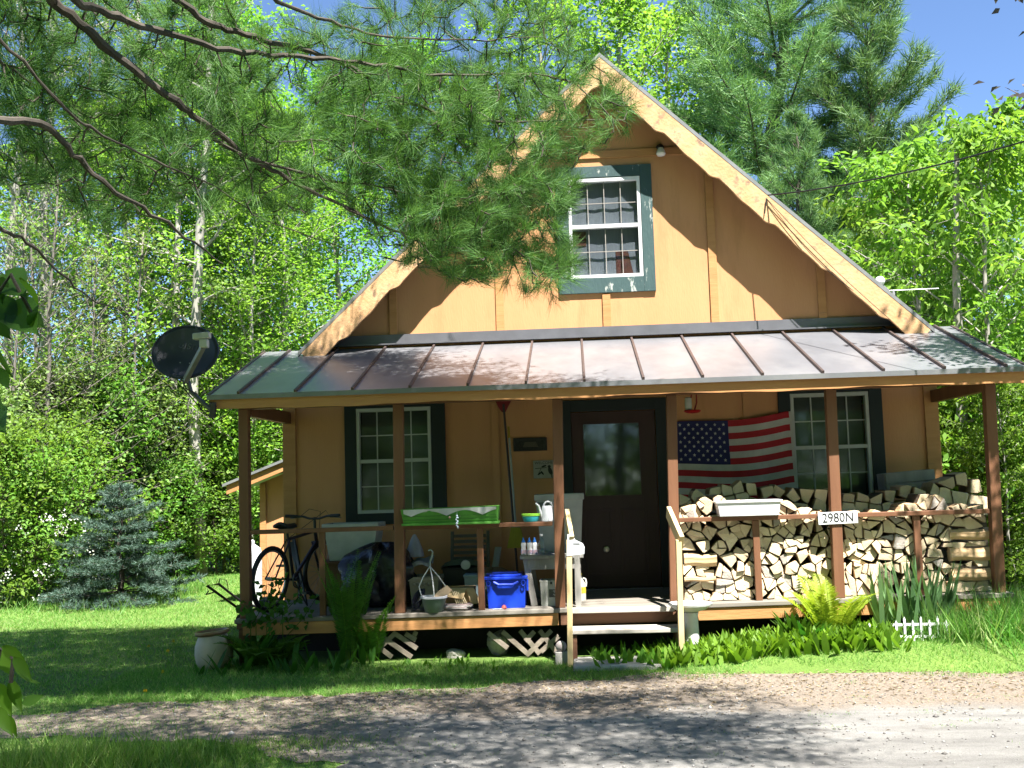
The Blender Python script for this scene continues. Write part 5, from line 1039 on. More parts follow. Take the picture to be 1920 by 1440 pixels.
# white blossoms on the bushes at the left
def blossom(u0, u1, v0, v1, Y, n, lab):
    C = []
    for _ in range(n):
        c = np.array(at(R.uniform(u0, u1), R.uniform(v0, v1), Y+R.uniform(-.5, .4))); C.append(c+rng.normal(size=(10, 3))*.035)
    C = np.concatenate(C); V, F = leaves(C, rng.normal(size=C.shape), rng.normal(size=C.shape)+np.array([0, -1, 1]), .03, .026); return V, F
t = thing('flowering_shrub', 'white-flowered wild shrub at the left of the lawn', 'shrub', (gx(75, 4.4), 4.4, GZ)); d_ = branch_tree(31, 1.7, .02, 1.25, 30, 3, 9, .07, .6, tr=.02, spread=.12, up=(.6, 1.25))
o = link('stems', d_[0].mesh('stems', TM['brown']), t); o = link('foliage', npmesh('fl', d_[1], d_[2], LM['bush']), t); V, F = blossom(0, 200, 960, 1130, 3.9, 48, ''); o = link('blossoms', npmesh('bl', V-np.array(ORG[t]), F, LM['white_flower']), t)
# far wood: one mass nobody could count
def farwood(seed=5, y0=21, y1=32, n=420, h0=8):
    g = np.random.default_rng(seed); Cs = []
    for k in range(n):
        a = g.uniform(-1, 1); x = g.uniform(-34, 30); y = g.uniform(y0, y1); h = h0+3*math.sin(x*.4)+g.uniform(-2, 2)-(3.0 if x < -8 else 0)-(2.5 if x > 10 else 0); c = np.array([x, y, g.uniform(0, 1)**.8*h]); Cs.append(c+g.normal(size=(260, 3))*np.array([1.1, .9, .8]))
    C = np.concatenate(Cs); V, F = leaves(C, g.normal(size=C.shape)-np.array([0, 0, .3]), g.normal(size=C.shape)*.6+np.array([0, -.3, 1]), .21*g.uniform(.7, 1.2, len(C)), .14); return V, F
V, F = farwood(); setp(link('forest', npmesh('forest', V, F, LM['maple']), None, (0, 0, 0)), 'dense green wood far behind the cabin and the lawn', 'wood', None, 'stuff')
V, F = farwood(6, -27, -21, 900, 13); setp(link('forest', npmesh('forest', V, F, LM['maple']), None, (0, 0, 0)), 'dense wood across the drive, mirrored in the cabin windows', 'wood', None, 'stuff')
# ------------------------------------------------------------------ trees facing the cabin (seen in its panes), plus two unseen sky blockers
for i, (x, y, s, kd, lab) in enumerate(((-9, -17, 1.2, 'maple', 'maple across the drive seen reflected in the left window'), (-4, -17.5, 1.35, 'maple2', 'maple across the drive seen reflected in the door pane'), (.8, -17, 1.25, 'maple', 'maple across the drive seen reflected in the right window'), (5.5, -17.5, 1.35, 'maple2', 'maple across the drive reflected at the right window edge'), (10.5, -17, 1.2, 'maple', 'maple across the drive outermost in the panes'))):
    plant(kd, 'broadleaf_tree', lab, 'tree', (x, y, GZ), s, None, 'trees across the drive')
for i, (x, s) in enumerate(((-8, 1.2), (-5.4, 1.0), (-3, 1.25), (-.6, 1.1), (1.8, 1.2), (4.2, 1.0), (6.8, 1.25))): plant('olive', 'bush', ['first', 'second', 'third', 'fourth', 'fifth', 'sixth', 'seventh'][i]+' bush from the left across the drive, mirrored dimly in the panes', 'bush', (x, -15+.3*(i % 2), GZ), s, None, 'bushes across the drive', 'foliage', 'stems')
for x, y, s, lab in ((-11, -11.5, 1.1, 'added unseen maple left of the drive that blocks low sky light'), (9.5, -13.5, 1.15, 'added unseen maple right of the drive that blocks low sky light')): plant('maple2', 'broadleaf_tree', lab, 'tree', (x, y, GZ), s, None, 'trees across the drive')  # added out of view to block low sky and shade the ground
# ------------------------------------------------------------------ tree whose leaves shade the right roof corner
tt = plant('maple2', 'shade_tree', 'tree just outside the right edge whose shade falls on the roof corner', 'tree', (6.6, -3.6, GZ), .62, .4)
xp = at(1893, 110, -3.2).x+1.55; PROTO['purple'] = None
d_ = branch_tree(41, 8.2, .34, 1.45, 26, 3, 8, .085, .65, tr=.07, spread=.13); PROTO['purple'] = (d_[0].mesh('purple_wood', TM['brown'], smooth=True), npmesh('purple_leaf', d_[1], d_[2], LM['purple']))
plant('purple', 'purple_leaf_tree', 'dark purple-leaved tree just reaching in at the upper right edge', 'tree', (xp, -3.2, GZ), 1.0, .8)
# ================================================================== OVERHANGING WHITE PINE
def projpx(p):
    d = np.array(p)-CAM; z = d@_f
    if z < .2: return (-1e4, -1e4)
    return 960+FPX*(d@_r)/z, 720-FPX*(d@_u)/z
TRK = Vector((-4.7, -6.2, 0)); pine = thing('white_pine', 'big white pine whose long boughs hang across the upper left before the gable', 'tree', (TRK.x, TRK.y, GZ))
b = MB(); b.tube([(TRK.x, TRK.y, GZ-.1), (TRK.x+.05, TRK.y, 4), (TRK.x, TRK.y+.1, 8), (TRK.x+.1, TRK.y, 12), (TRK.x+.05, TRK.y, 15)], [.24, .20, .15, .09, .03], 12); b.build('trunk', TM['brown'], pine, smooth=True)
LIMBS = [ # pixel column, row, depth
 ([(20, -90, 2.85), (100, 0, 3.0), (190, 80, 3.1), (330, 190, 3.3), (380, 228, 3.4), (470, 295, 3.6), (560, 345, 3.8), (640, 385, 4.0), (760, 440, 4.3), (880, 480, 4.5)], .019, 4.2),
 ([(60, -70, 3.0), (140, -2, 3.0), (220, 30, 3.1), (300, 60, 3.2), (430, 95, 3.4), (560, 108, 3.6), (700, 120, 3.8), (830, 142, 4.0), (1000, 140, 4.3), (1110, 160, 4.5)], .017, 4.4),
 ([(230, -60, 3.2), (330, 0, 3.3), (400, 45, 3.4), (480, 70, 3.5), (640, 115, 3.8), (760, 190, 4.1), (900, 225, 4.4), (1060, 225, 4.6), (1170, 225, 4.7)], .016, 4.8),
 ([(-140, 190, 2.6), (-30, 220, 2.75), (90, 240, 2.9), (150, 300, 3.0), (220, 360, 3.05), (300, 410, 3.15), (360, 455, 3.25), (418, 494, 3.35)], .016, 3.4),
 ([(-90, 390, 2.8), (0, 430, 2.9), (60, 460, 3.0), (120, 520, 3.1), (180, 562, 3.2), (242, 592, 3.3)], .009, 3.0),
 ([(380, 228, 3.4), (440, 285, 3.5), (600, 335, 3.8), (720, 352, 4.1), (860, 395, 4.4), (1010, 430, 4.7)], .010, None),
 ([(430, -60, 3.4), (520, 0, 3.5), (620, 40, 3.7), (740, 70, 3.9), (880, 75, 4.2), (1020, 70, 4.5)], .011, 5.0),
 ([(-80, 20, 2.7), (0, 70, 2.8), (110, 190, 2.9), (170, 240, 3.0), (290, 300, 3.2), (400, 350, 3.5), (520, 420, 3.7), (660, 470, 4.0), (800, 500, 4.3)], .007, 4.0),
 ([(640, 385, 4.0), (740, 430, 4.2), (850, 440, 4.5), (960, 490, 4.7), (1080, 500, 4.8)], .007, None), ([(-60, 100, 2.9), (20, 130, 3.0), (150, 220, 3.2), (230, 330, 3.4), (260, 400, 3.5)], .006, 3.8)]
nodes = []
for path, r_, zt_ in LIMBS:
    pts = [atd(u, v, d) for u, v, d in path]
    if zt_ is not None: s0 = Vector((TRK.x, TRK.y, zt_)); pts = [s0, s0.lerp(pts[0], .5)+Vector((0, 0, .15))]+pts
    fine = []
    for i in range(len(pts)-1):
        p0, p1, p2, p3 = pts[max(0, i-1)], pts[i], pts[i+1], pts[min(len(pts)-1, i+2)]
        for k in range(5):
            q = k/5; fine.append(.5*((2*p1)+(p2-p0)*q+(2*p0-5*p1+4*p2-p3)*q*q+(3*p1-p0-3*p2+p3)*q**3)+Vector((rv(R, .006), rv(R, .006), rv(R, .006))))
    fine.append(pts[-1]); m = len(fine)-1; b = MB(); k0 = 1.5 if zt_ is not None else 1.0
    b.tube(fine, [r_*.6*(k0*(1-i/m)+.22)*(1+.10*math.sin(i*2.3)+.06*math.sin(i*5.1)) for i in range(m+1)], 8); b.build('limb', TM['brown'], pine, smooth=True)
    for i, p in enumerate(fine):
        if i > (8 if zt_ is not None else 1): nodes.append((p, (fine[min(m, i+1)]-fine[max(0, i-1)]).normalized()))
def inpoly(u, v, P):
    c = False
    for i in range(len(P)):
        (x0, y0), (x1, y1) = P[i-1], P[i]
        if (y0 > v) != (y1 > v) and u < (x1-x0)*(v-y0)/(y1-y0)+x0: c = not c
    return c
DENSE = [(440, 60), (640, 10), (760, -30), (1060, -30), (1110, 90), (1190, 180), (1195, 270), (1130, 280), (1090, 320), (1050, 400), (1085, 470), (1060, 510), (960, 520), (900, 510), (800, 480), (740, 500), (690, 420), (560, 340), (430, 260), (370, 180)]
CORE = [(620, 110), (1000, 130), (1090, 230), (1010, 320), (960, 420), (900, 480), (800, 440), (700, 350), (600, 240)]
SPARSE = [(-20, -20), (450, -20), (440, 240), (620, 380), (560, 400), (480, 410), (300, 380), (200, 430), (140, 380), (0, 330)]
targets = []
def fill(P, n, dj):
    us, vs = [p[0] for p in P], [p[1] for p in P]; k = 0
    while k < n:
        u, v = R.uniform(min(us), max(us)), R.uniform(min(vs), max(vs))
        if inpoly(u, v, P): targets.append(atd(u, v, 3.05+max(0, u)/1200*1.55+R.uniform(-.45, 1)*dj*1.25)); k += 1
fill(DENSE, 860, .5); fill(CORE, 400, .6); fill(SPARSE, 560, .35); fill([(740, 380), (900, 350), (1000, 340), (1085, 330), (1060, 440), (1090, 500), (1040, 560), (930, 530), (860, 525), (770, 495)], 330, .45)
NB, ND, NL = [], [], []; tw = MB(); P_ = np.array([tuple(n_[0]) for n_ in nodes])
targets.sort(key=lambda t_: ((P_-np.array(t_))**2).sum(1).min())
NP = np.zeros((20000, 3)); ND_ = [n_[1] for n_ in nodes]; cnt = len(nodes); NP[:cnt] = P_
for t_ in targets:
    ta = np.array(t_); dd = ((NP[:cnt]-ta)**2).sum(1); i = int(dd.argmin()); s0 = Vector(NP[i]); d = t_-s0; L_ = d.length
    if L_ < .03: continue
    if L_ > .55: continue
    mid = s0.lerp(t_, .5)+ND_[i]*L_*.16+Vector((0, 0, -.02)); end = s0+(t_-s0)
    tw.tube([s0, mid, end], [.0034, .0026, .0016], 4, caps=False); a = (end-mid).normalized()
    for q, p in ((.5, mid), (1, end)):
        NP[cnt] = tuple(p); ND_.append(a); cnt += 1
    for q, nn in ((1.0, 38), (.8, 17), (.6, 10), (.35, 4)):
        p = s0.lerp(mid, q*2) if q < .5 else mid.lerp(end, q*2-1)
        for k in range(nn): NB.append(p); ND.append(a); NL.append(q)
tw.build('twigs', TM['brown'], pine)
NB = np.array([tuple(p) for p in NB]); ND = np.array([tuple(p) for p in ND]); n = len(NB); NB = NB+rng.normal(size=NB.shape)*.010
rad = rng.normal(size=(n, 3)); rad -= ND*(rad*ND).sum(1, keepdims=True); rad = nrm(rad); sp = rng.uniform(.15, 1.15, n)[:, None]
V1, F1 = blades(NB, ND+rad*sp+np.array([0, 0, -.12]), rng.uniform(.06, .105, n), .0018, .06)
# higher boughs of the same pine, over the picture's edge: they shade the lawn, the drive and the left of the porch
shade = []
def addshade(fn, n, t0, t1):
    k = 0; tries = 0
    while k < n and tries < n*40:
        tries += 1; p = fn()+SUN/SUN.z*R.uniform(t0, t1); u, v = projpx(p)
        if -150 < u < 2070 and -150 < v < 1600: continue
        shade.append(p); k += 1
addshade(lambda: Vector((R.uniform(-9, -2.6), R.uniform(-3.0, 1.2), GZ)), 2100, 5, 9)
addshade(lambda: Vector((R.uniform(-3, .2), R.uniform(-2.9, -1.9), GZ)), 170, 5, 8)
addshade(lambda: Vector((R.uniform(-5, 1.0), R.uniform(-5.5, -3.2), GZ)), 380, 4.5, 8)
addshade(lambda: Vector((R.uniform(-4.5, -1.5), R.uniform(-6.3, -5.3), GZ)), 90, 4.5, 8)
addshade(lambda: Vector((R.uniform(-4.0, -1.5), YP, R.uniform(.2, 2.7))), 190, 3.2, 7)
addshade(lambda: Vector((R.uniform(-1.6, -.3), YP, R.uniform(.4, 2.7))), 26, 3.2, 7)
addshade(lambda: Vector((R.uniform(-3.8, -1.0), R.uniform(-1.9, -.6), 2.9)), 34, 3.2, 6)
ub = MB(); up_ = [Vector((TRK.x, TRK.y, z)) for z in np.arange(4, 13, .5)]; shade.sort(key=lambda p: (p.xy-TRK.xy).length)
UP = np.array([tuple(p) for p in up_])
for p in shade:
    a = np.array(p); dd = (((UP-a)*np.array([1, 1, 1.3]))**2).sum(1); i = int(dd.argmin()); s0 = Vector(UP[i])
    if (s0-p).length > .12: ub.tube([s0, s0.lerp(p, .5)+Vector((0, 0, .05)), p], [.02 if (s0-p).length > .8 else .010, .010, .004], 4, caps=False)
    UP = np.vstack([UP, a])
ub.build('upper_limbs', TM['brown'], pine)
SB = np.repeat(np.array([tuple(p) for p in shade]), 64, 0); n = len(SB); SB = SB+rng.normal(size=SB.shape)*np.array([.22, .13, .06]); SD = rng.normal(size=(n, 3))+np.array([0, 0, .2])
V2, F2 = blades(SB, SD, rng.uniform(.12, .18, n), .022, .05)
V = np.vstack([V1, V2])-np.array(ORG[pine]); F = np.vstack([F1, F2+len(V1)]); link('crown', npmesh('needles', V, F, LM['near_pine']), pine)
# ================================================================== GROUND
def groundmat():
    m, t, b = _nodes('lawn_ground'); tc = N(t, 'ShaderNodeTexCoord'); n1 = N(t, 'ShaderNodeTexNoise'); n1.inputs['Scale'].default_value = 1.3; n1.inputs['Detail'].default_value = 8; t.links.new(tc.outputs['Object'], n1.inputs['Vector'])
    c1 = N(t, 'ShaderNodeValToRGB'); c1.color_ramp.elements[0].position = .3; c1.color_ramp.elements[1].position = .7; c1.color_ramp.elements[0].color = (.09, .165, .02, 1); c1.color_ramp.elements[1].color = (.16, .26, .045, 1); t.links.new(n1.outputs[0], c1.inputs[0])
    n2 = N(t, 'ShaderNodeTexNoise'); n2.inputs['Scale'].default_value = .9; n2.inputs['Detail'].default_value = 5; t.links.new(tc.outputs['Object'], n2.inputs['Vector']); r2 = N(t, 'ShaderNodeValToRGB'); r2.color_ramp.elements[0].position = .66; r2.color_ramp.elements[1].position = .74; t.links.new(n2.outputs[0], r2.inputs[0])
    mx = N(t, 'ShaderNodeMixRGB'); mx.inputs[2].default_value = (.20, .16, .08, 1); t.links.new(r2.outputs[0], mx.inputs[0]); t.links.new(c1.outputs[0], mx.inputs[1])
    n3 = N(t, 'ShaderNodeTexNoise'); n3.inputs['Scale'].default_value = 60; n3.inputs['Detail'].default_value = 4; t.links.new(tc.outputs['Object'], n3.inputs['Vector']); ml = N(t, 'ShaderNodeMixRGB', blend_type='MULTIPLY'); ml.inputs[0].default_value = .7; cr = N(t, 'ShaderNodeValToRGB'); cr.color_ramp.elements[0].position = .3; cr.color_ramp.elements[0].color = (.45, .45, .45, 1); cr.color_ramp.elements[1].position = .65; t.links.new(n3.outputs[0], cr.inputs[0]); t.links.new(mx.outputs[0], ml.inputs[1]); t.links.new(cr.outputs[0], ml.inputs[2])
    t.links.new(ml.outputs[0], b.inputs['Base Color']); b.inputs['Roughness'].default_value = .95; bp = N(t, 'ShaderNodeBump'); bp.inputs['Strength'].default_value = .6; bp.inputs['Distance'].default_value = .03; t.links.new(n3.outputs[0], bp.inputs['Height']); t.links.new(bp.outputs[0], b.inputs['Normal']); return m
b = MB(); b.grid(lambda u, v: (-250+500*u, -150+400*v, GZ), 40, 40); setp(b.build('lawn', M.setdefault('groundmat', groundmat()), org=(0, 0, 0)), 'mown green lawn round the cabin', None, None, 'structure')
b = MB(); b.grid(lambda u, v: (12*u, -2.8+12*v, gz(12*u, -2.8+12*v)-.004+.006*_s((12*u-.2)/.5)*_s((12*v)/.1)), 60, 80); setp(b.build('bank', M['groundmat'], org=(0, 0, 0), smooth=True), 'low grassy bank rising to the right of the steps', None, None, 'structure')
def drivemat():
    m, t, b = _nodes('gravel_drive'); tc = N(t, 'ShaderNodeTexCoord'); no = lambda s, d=6, r_=.6: None
    def noise(s, d=6, r_=.6, st=(1, 1, 1)):
        n_ = N(t, 'ShaderNodeTexNoise'); n_.inputs['Scale'].default_value = s; n_.inputs['Detail'].default_value = d; n_.inputs['Roughness'].default_value = r_; mp = N(t, 'ShaderNodeMapping'); mp.inputs['Scale'].default_value = st; t.links.new(tc.outputs['Object'], mp.inputs[0]); t.links.new(mp.outputs[0], n_.inputs['Vector']); return n_.outputs[0]
    def ramp(src, p0, p1, c0, c1): r_ = N(t, 'ShaderNodeValToRGB'); e = r_.color_ramp.elements; e[0].position, e[1].position = p0, p1; e[0].color, e[1].color = (*c0, 1), (*c1, 1); t.links.new(src, r_.inputs[0]); return r_.outputs[0]
    def mix(f, a, c, ty='MIX'): x_ = N(t, 'ShaderNodeMixRGB', blend_type=ty); t.links.new(f, x_.inputs[0]) if not isinstance(f, float) else setattr(x_.inputs[0], 'default_value', f); t.links.new(a, x_.inputs[1]); t.links.new(c, x_.inputs[2]); return x_.outputs[0]
    base = ramp(noise(2.2, 9, .72, (.45, 1.6, 1)), .32, .68, (.185, .175, .162), (.35, .336, .312)); litter = ramp(noise(45, 6, .75), .35, .62, (.175, .135, .10), (.35, .29, .23))
    sep = N(t, 'ShaderNodeSeparateXYZ'); t.links.new(tc.outputs['Object'], sep.inputs[0]); mr = N(t, 'ShaderNodeMapRange'); mr.inputs[1].default_value = -4.6; mr.inputs[2].default_value = -3.2; t.links.new(sep.outputs[1], mr.inputs[0])
    mrx = N(t, 'ShaderNodeMapRange'); mrx.inputs[1].default_value = -1.0; mrx.inputs[2].default_value = -3.0; t.links.new(sep.outputs[0], mrx.inputs[0])
    mm = N(t, 'ShaderNodeMath', operation='MAXIMUM'); t.links.new(mr.outputs[0], mm.inputs[0]); t.links.new(mrx.outputs[0], mm.inputs[1])
    ad = N(t, 'ShaderNodeMath', operation='ADD'); t.links.new(mm.outputs[0], ad.inputs[0]); t.links.new(noise(1.4, 6, .65, (.5, 1, 1)), ad.inputs[1]); f = ramp(ad.outputs[0], .75, 1.15, (0, 0, 0), (1, 1, 1))
    col = mix(f, base, litter); col = mix(.5, col, ramp(noise(110, 4, .8), .3, .6, (.42, .40, .38), (1.1, 1.1, 1.1)), 'MULTIPLY'); col = mix(ramp(noise(2.2, 7, .7), .60, .72, (0, 0, 0), (.7, .7, .7)), col, ramp(noise(20), .3, .7, (.09, .07, .052), (.17, .135, .10)))
    t.links.new(col, b.inputs['Base Color']); b.inputs['Roughness'].default_value = .95
    bp = N(t, 'ShaderNodeBump'); bp.inputs['Strength'].default_value = .9; bp.inputs['Distance'].default_value = .025; t.links.new(noise(55, 8, .8), bp.inputs['Height']); t.links.new(bp.outputs[0], b.inputs['Normal']); return m
far = [(-400, 1352), (0, 1345), (150, 1332), (300, 1318), (500, 1310), (700, 1300), (960, 1284), (1200, 1268), (1500, 1254), (1750, 1258), (1920, 1263), (2300, 1275)]
near = [(640, 1440), (560, 1428), (420, 1395), (250, 1388), (100, 1384), (0, 1384), (-400, 1388)]
fe = [atz(u, v, GZ) for u, v in far]; ne = [atz(u, v, GZ) for u, v in near]
out = fe+[Vector((9, -4, GZ)), Vector((9, -16, GZ)), Vector((-1.2, -16, GZ)), Vector((-1.3, -8, GZ))]+ne; o2 = []
for i in range(len(out)):
    a, c = out[i], out[(i+1) % len(out)]; k = max(1, int((c-a).length/.09))
    for j in range(k): p = a.lerp(c, j/k); o2.append(Vector((p.x+.06*math.sin(p.x*9+p.y*4)+rv(R, .03), p.y+.07*math.sin(p.x*6)+.04*math.sin(p.x*17+1)+rv(R, .035), GZ+.006)))
DRIVE = [(p.x, p.y) for p in o2]
b = MB(); n = len(o2); b.add(o2, [tuple(t_) for t_ in tessellate_polygon([o2])]); setp(b.build('driveway', drivemat(), org=(0, 0, 0)), 'grey gravel drive with tan litter along its far edge', None, None, 'structure')
DP_ = np.array(DRIVE)
def inarr(x, y):
    c = np.zeros(len(x), bool); x0, y0 = DP_[-1]
    for x1, y1 in DP_:
        if y0 != y1: c ^= ((y0 > y) != (y1 > y)) & (x < (x1-x0)*(y-y0)/(y1-y0)+x0)
        x0, y0 = x1, y1
    return c
# loose stones and chips on the drive
n = 3400; P = np.stack([rng.uniform(-4.5, 4.2, n), rng.uniform(-6.0, -2.2, n)], 1); P = P[inarr(P[:, 0], P[:, 1])]; n = len(P); s = rng.uniform(.004, .013, n)*np.where(rng.random(n) < .03, 2.0, 1)
octa = np.array([(1, 0, 0), (0, 1, 0), (-1, 0, 0), (0, -1, 0), (0, 0, .8), (0, 0, -.5)]); V = (octa[None]*s[:, None, None]*rng.uniform(.6, 1.3, (n, 6, 1))+np.concatenate([P, np.full((n, 1), GZ+.008)], 1)[:, None]).reshape(-1, 3)
of = np.array([(0, 1, 4), (1, 2, 4), (2, 3, 4), (3, 0, 4), (1, 0, 5), (2, 1, 5), (3, 2, 5), (0, 3, 5)]); F = (of[None]+np.arange(n)[:, None, None]*6).reshape(-1, 3)
setp(link('gravel', npmesh('gravel', V, F, leafmat('pebbles', [(.12, .11, .10), (.22, .205, .19), (.38, .37, .35)], 0.)), None, (0, 0, 0)), 'loose pebbles scattered on the drive', None, None, 'stuff')
n = 5000; P = np.stack([rng.uniform(-4.5, 4.2, n), rng.normal(-3.0, .55, n)], 1); P = P[inarr(P[:, 0], P[:, 1])]; n = len(P)
V, F = leaves(np.concatenate([P, rng.uniform(GZ+.009, GZ+.018, (n, 1))], 1), np.concatenate([rng.normal(size=(n, 2)), rng.normal(size=(n, 1))*.1], 1), np.array([[0, 0, 1.]])+rng.normal(size=(n, 3))*.25, rng.uniform(.02, .05, n), .014)
setp(link('leaf_litter', npmesh('litter', V, F, leafmat('dry_leaf', [(.15, .09, .05), (.28, .20, .125), (.40, .32, .23)], .1)), None, (0, 0, 0)), 'dry tan leaf litter along the edge of the drive', None, None, 'stuff')
# ================================================================== GRASS
GB, GD, GL, GW_ = [], [], [], []
def gza(x, y):
    s = lambda q: (lambda c: c*c*(3-2*c))(np.clip(q, 0, 1)); return GZ+.15*s((x-.2)/2)*s((y+2.75)/.6)
def grass(n, fx, fy, l0, l1, w_, tilt=.35, keep=None, prob=None):
    x, y = fx(n), fy(n); k = keep(x, y); x, y = x[k], y[k]; m = len(x)
    GB.append(np.stack([x, y, gza(x, y)-.004], 1)); GD.append(np.concatenate([rng.normal(size=(m, 2))*tilt, np.ones((m, 1))], 1)); GL.append(rng.uniform(l0, l1, m)); GW_.append(np.full(m, w_))
U = lambda a, c: (lambda n: rng.uniform(a, c, n))
def lawnok(x, y): return ~inarr(x, y) & ~((x > -3.75) & (x < 3.75) & (y > -1.55))
def edgeok(x, y): return ~((x > -3.75) & (x < 3.75) & (y > -1.55)) & (~inarr(x, y) | (~inarr(x, y+.16+.16*np.sin(x*3.1)) & (rng.random(len(x)) < .4)))
grass(70000, U(-9, -3.5), U(-3.4, 10), .035, .085, .010, .5, lawnok); grass(52000, U(-4.6, 4.5), U(-3.4, -1.8), .035, .09, .006, .5, edgeok); grass(26000, U(-4.8, -.4), U(-6.2, -3.2), .03, .08, .006, .5, edgeok)
pk = lambda x, y: inarr(x, y) & (rng.random(len(x)) < np.clip((-x-1.1)/2.6, 0, 1)*(.35+.65*(np.sin(x*2.3+1)*np.sin(y*3.7+x) > -.1)))
grass(26000, U(-5.2, -1.0), U(-5.4, -2.9), .02, .06, .006, .6, pk)
wc = np.stack([rng.uniform(-4, 3.5, 70), rng.uniform(-5.3, -2.5, 70)], 1); wi = rng.integers(0, 70, 2600); grass(2600, lambda n: wc[wi, 0]+rng.normal(size=n)*.05, lambda n: wc[wi, 1]+rng.normal(size=n)*.03, .015, .05, .005, .7, lambda x, y: inarr(x, y)); grass(9000, U(3.6, 8), U(-2.6, 6), .06, .2, .012, .4, lawnok)
V, F = blades(np.vstack(GB), np.vstack(GD), np.concatenate(GL), np.concatenate(GW_), .25); setp(link('grass', npmesh('grass', V, F, LM['grass']), None, (0, 0, 0)), 'short green lawn grass in front of and beside the cabin', None, None, 'stuff')
def tallgrass(name, lab, n, fx, fy, l0, l1, w_, bend, lm='grass'):
    x, y = fx(n), fy(n); V, F = blades(np.stack([x, y, gza(x, y)], 1), np.concatenate([rng.normal(size=(n, 2))*.28, np.ones((n, 1))], 1), rng.uniform(l0, l1, n), w_, bend); setp(link(name, npmesh(name, V, F, LM[lm]), None, (0, 0, 0)), lab, None, None, 'stuff')
a, c, e = atz(0, 1440, GZ), atz(290, 1440, GZ), atz(60, 1395, GZ)
tallgrass('tall_grass', 'tall rough grass in the lower left corner', 2600, lambda n: rng.normal(a.x+.35, .42, n), lambda n: rng.normal(a.y-.05, .24, n), .10, .34, .008, .35)
c2 = at(1890, 1222, -1.75); tallgrass('tall_grass', 'tall arching grass at the right corner of the porch', 3200, lambda n: rng.normal(c2.x+.05, .30, n), lambda n: rng.normal(-1.75, .28, n), .3, .95, .012, .45)
c3 = at(1800, 1215, -1.95); tallgrass('tall_grass', 'weedy grass beside the small white wire fence', 1300, lambda n: rng.normal(c3.x, .18, n), lambda n: rng.normal(-1.95, .12, n), .12, .6, .009, .35)
tallgrass('tall_grass', 'rough grass at the foot of the bushes along the left lawn edge', 9000, lambda n: rng.uniform(-13, -6.6, n), lambda n: rng.normal(5.2, 1.0, n), .12, .42, .016, .4)
# grass patch inside the drive
c4 = atz(470, 1400, GZ); tallgrass('grass_patch', 'thin patch of grass in the middle of the shaded drive', 2600, lambda n: rng.normal(c4.x, .42, n), lambda n: rng.normal(c4.y+.02, .11, n), .02, .06, .007, .3)
c5 = atz(330, 1425, GZ); tallgrass('grass_patch', 'weedy patch of grass near the lower left corner of the drive', 2600, lambda n: rng.normal(c5.x, .35, n), lambda n: rng.normal(c5.y, .16, n), .03, .10, .008, .3)
# dandelions
for i, (u, v, h) in enumerate(((277, 1222, .12), (313, 1240, .16), (323, 1228, .2), (303, 1258, .05), (270, 1300, .07))):
    c = atz(u, v+12, GZ); t = thing('dandelion', ['dandelion farthest to the left in the shaded lawn', 'shorter of the two tall dandelions left of the clay pot', 'tallest dandelion left of the clay pot', 'short dandelion nearest the clay pot', 'dandelion low in the lawn near the drive'][i], 'flower', c, 'dandelions in the lawn')
    b = MB(); b.tube([c, c+Vector((.01, 0, h))], .003, 4); b.build('stem', LM['grass'], t); C = np.repeat(np.array([tuple(c+Vector((.01, 0, h)))]), 30, 0); D = rng.normal(size=(30, 3)); V, F = leaves(C, D+np.array([0, 0, .5]), rng.normal(size=(30, 3)), .02, .007); link('bloom', npmesh('bloom', V-np.array(ORG[t]), F, LM['dandelion']), t)
# ================================================================== FERNS, BED PLANTS
def fern(name, lab, c, nf, L0, L1, el0, el1, lm, pin=.13, arch=1.1, grp='ferns round the porch', spread=.06):
    t = thing(name, lab, 'fern', c, grp); st = MB(); C, D, Nn, Ls = [], [], [], []
    for k in range(nf):
        a = 2*math.pi*(k+R.random()*.6)/nf; el = R.uniform(el0, el1); L = R.uniform(L0, L1); p = c+Vector((math.cos(a)*spread, math.sin(a)*spread, 0)); m = 26; pts = [p.copy()]; dirs = []
        for i in range(m): d = Vector((math.cos(a)*math.cos(el), math.sin(a)*math.cos(el), math.sin(el))); p = p+d*L/m; el -= arch/m*(.3+1.4*i/m); pts.append(p.copy()); dirs.append(d)
        st.tube(pts[::3]+[pts[-1]], [.005*(1-.8*i/9.) for i in range(len(pts[::3])+1)], 4)
        for i in range(3, m):
            q = i/m; w_ = pin*math.sin(math.pi*min(1, .08+q*.95))**.8; d = dirs[i]; s = Vector((-math.sin(a), math.cos(a), 0)); up_ = s.cross(d)
            for sg_ in (-1, 1):
                for h in (0, .5): C.append(pts[i]+d*L/m*h); D.append(s*sg_+d*.35+up_*-.08+Vector((rv(R, .08), rv(R, .08), rv(R, .08)))); Nn.append(up_); Ls.append(max(.02, w_*R.uniform(.85, 1.1)))
    st.build('stems', LM[lm], t); A = lambda l: np.array([tuple(x) for x in l]); V, F = leaves(A(C), A(D), A(Nn), np.array(Ls), np.array(Ls)*.13+.004); link('fronds', npmesh('fronds', V-np.array(ORG[t]), F, LM[lm]), t); return t
c = atz(655, 1240, GZ); fern('ostrich_fern', 'tall upright green fern clump left of the second porch post', c, 17, .8, 1.15, 1.36, 1.53, 'fern', .11, .42)
c = atz(695, 1242, GZ); fern('ostrich_fern', 'shorter upright fern close behind the tall clump before the deck', c+Vector((0, .12, 0)), 9, .5, .75, 1.2, 1.5, 'fern', .11, .6)
c = atz(488, 1252, GZ); fern('ostrich_fern', 'low dark fern between the clay pot and the porch corner', c, 13, .35, .55, .7, 1.2, 'fern', .12, 1.1)
c = atz(525, 1248, GZ); fern('ostrich_fern', 'small fern under the left edge of the deck', c, 9, .3, .5, .7, 1.2, 'fern', .1, 1.1)
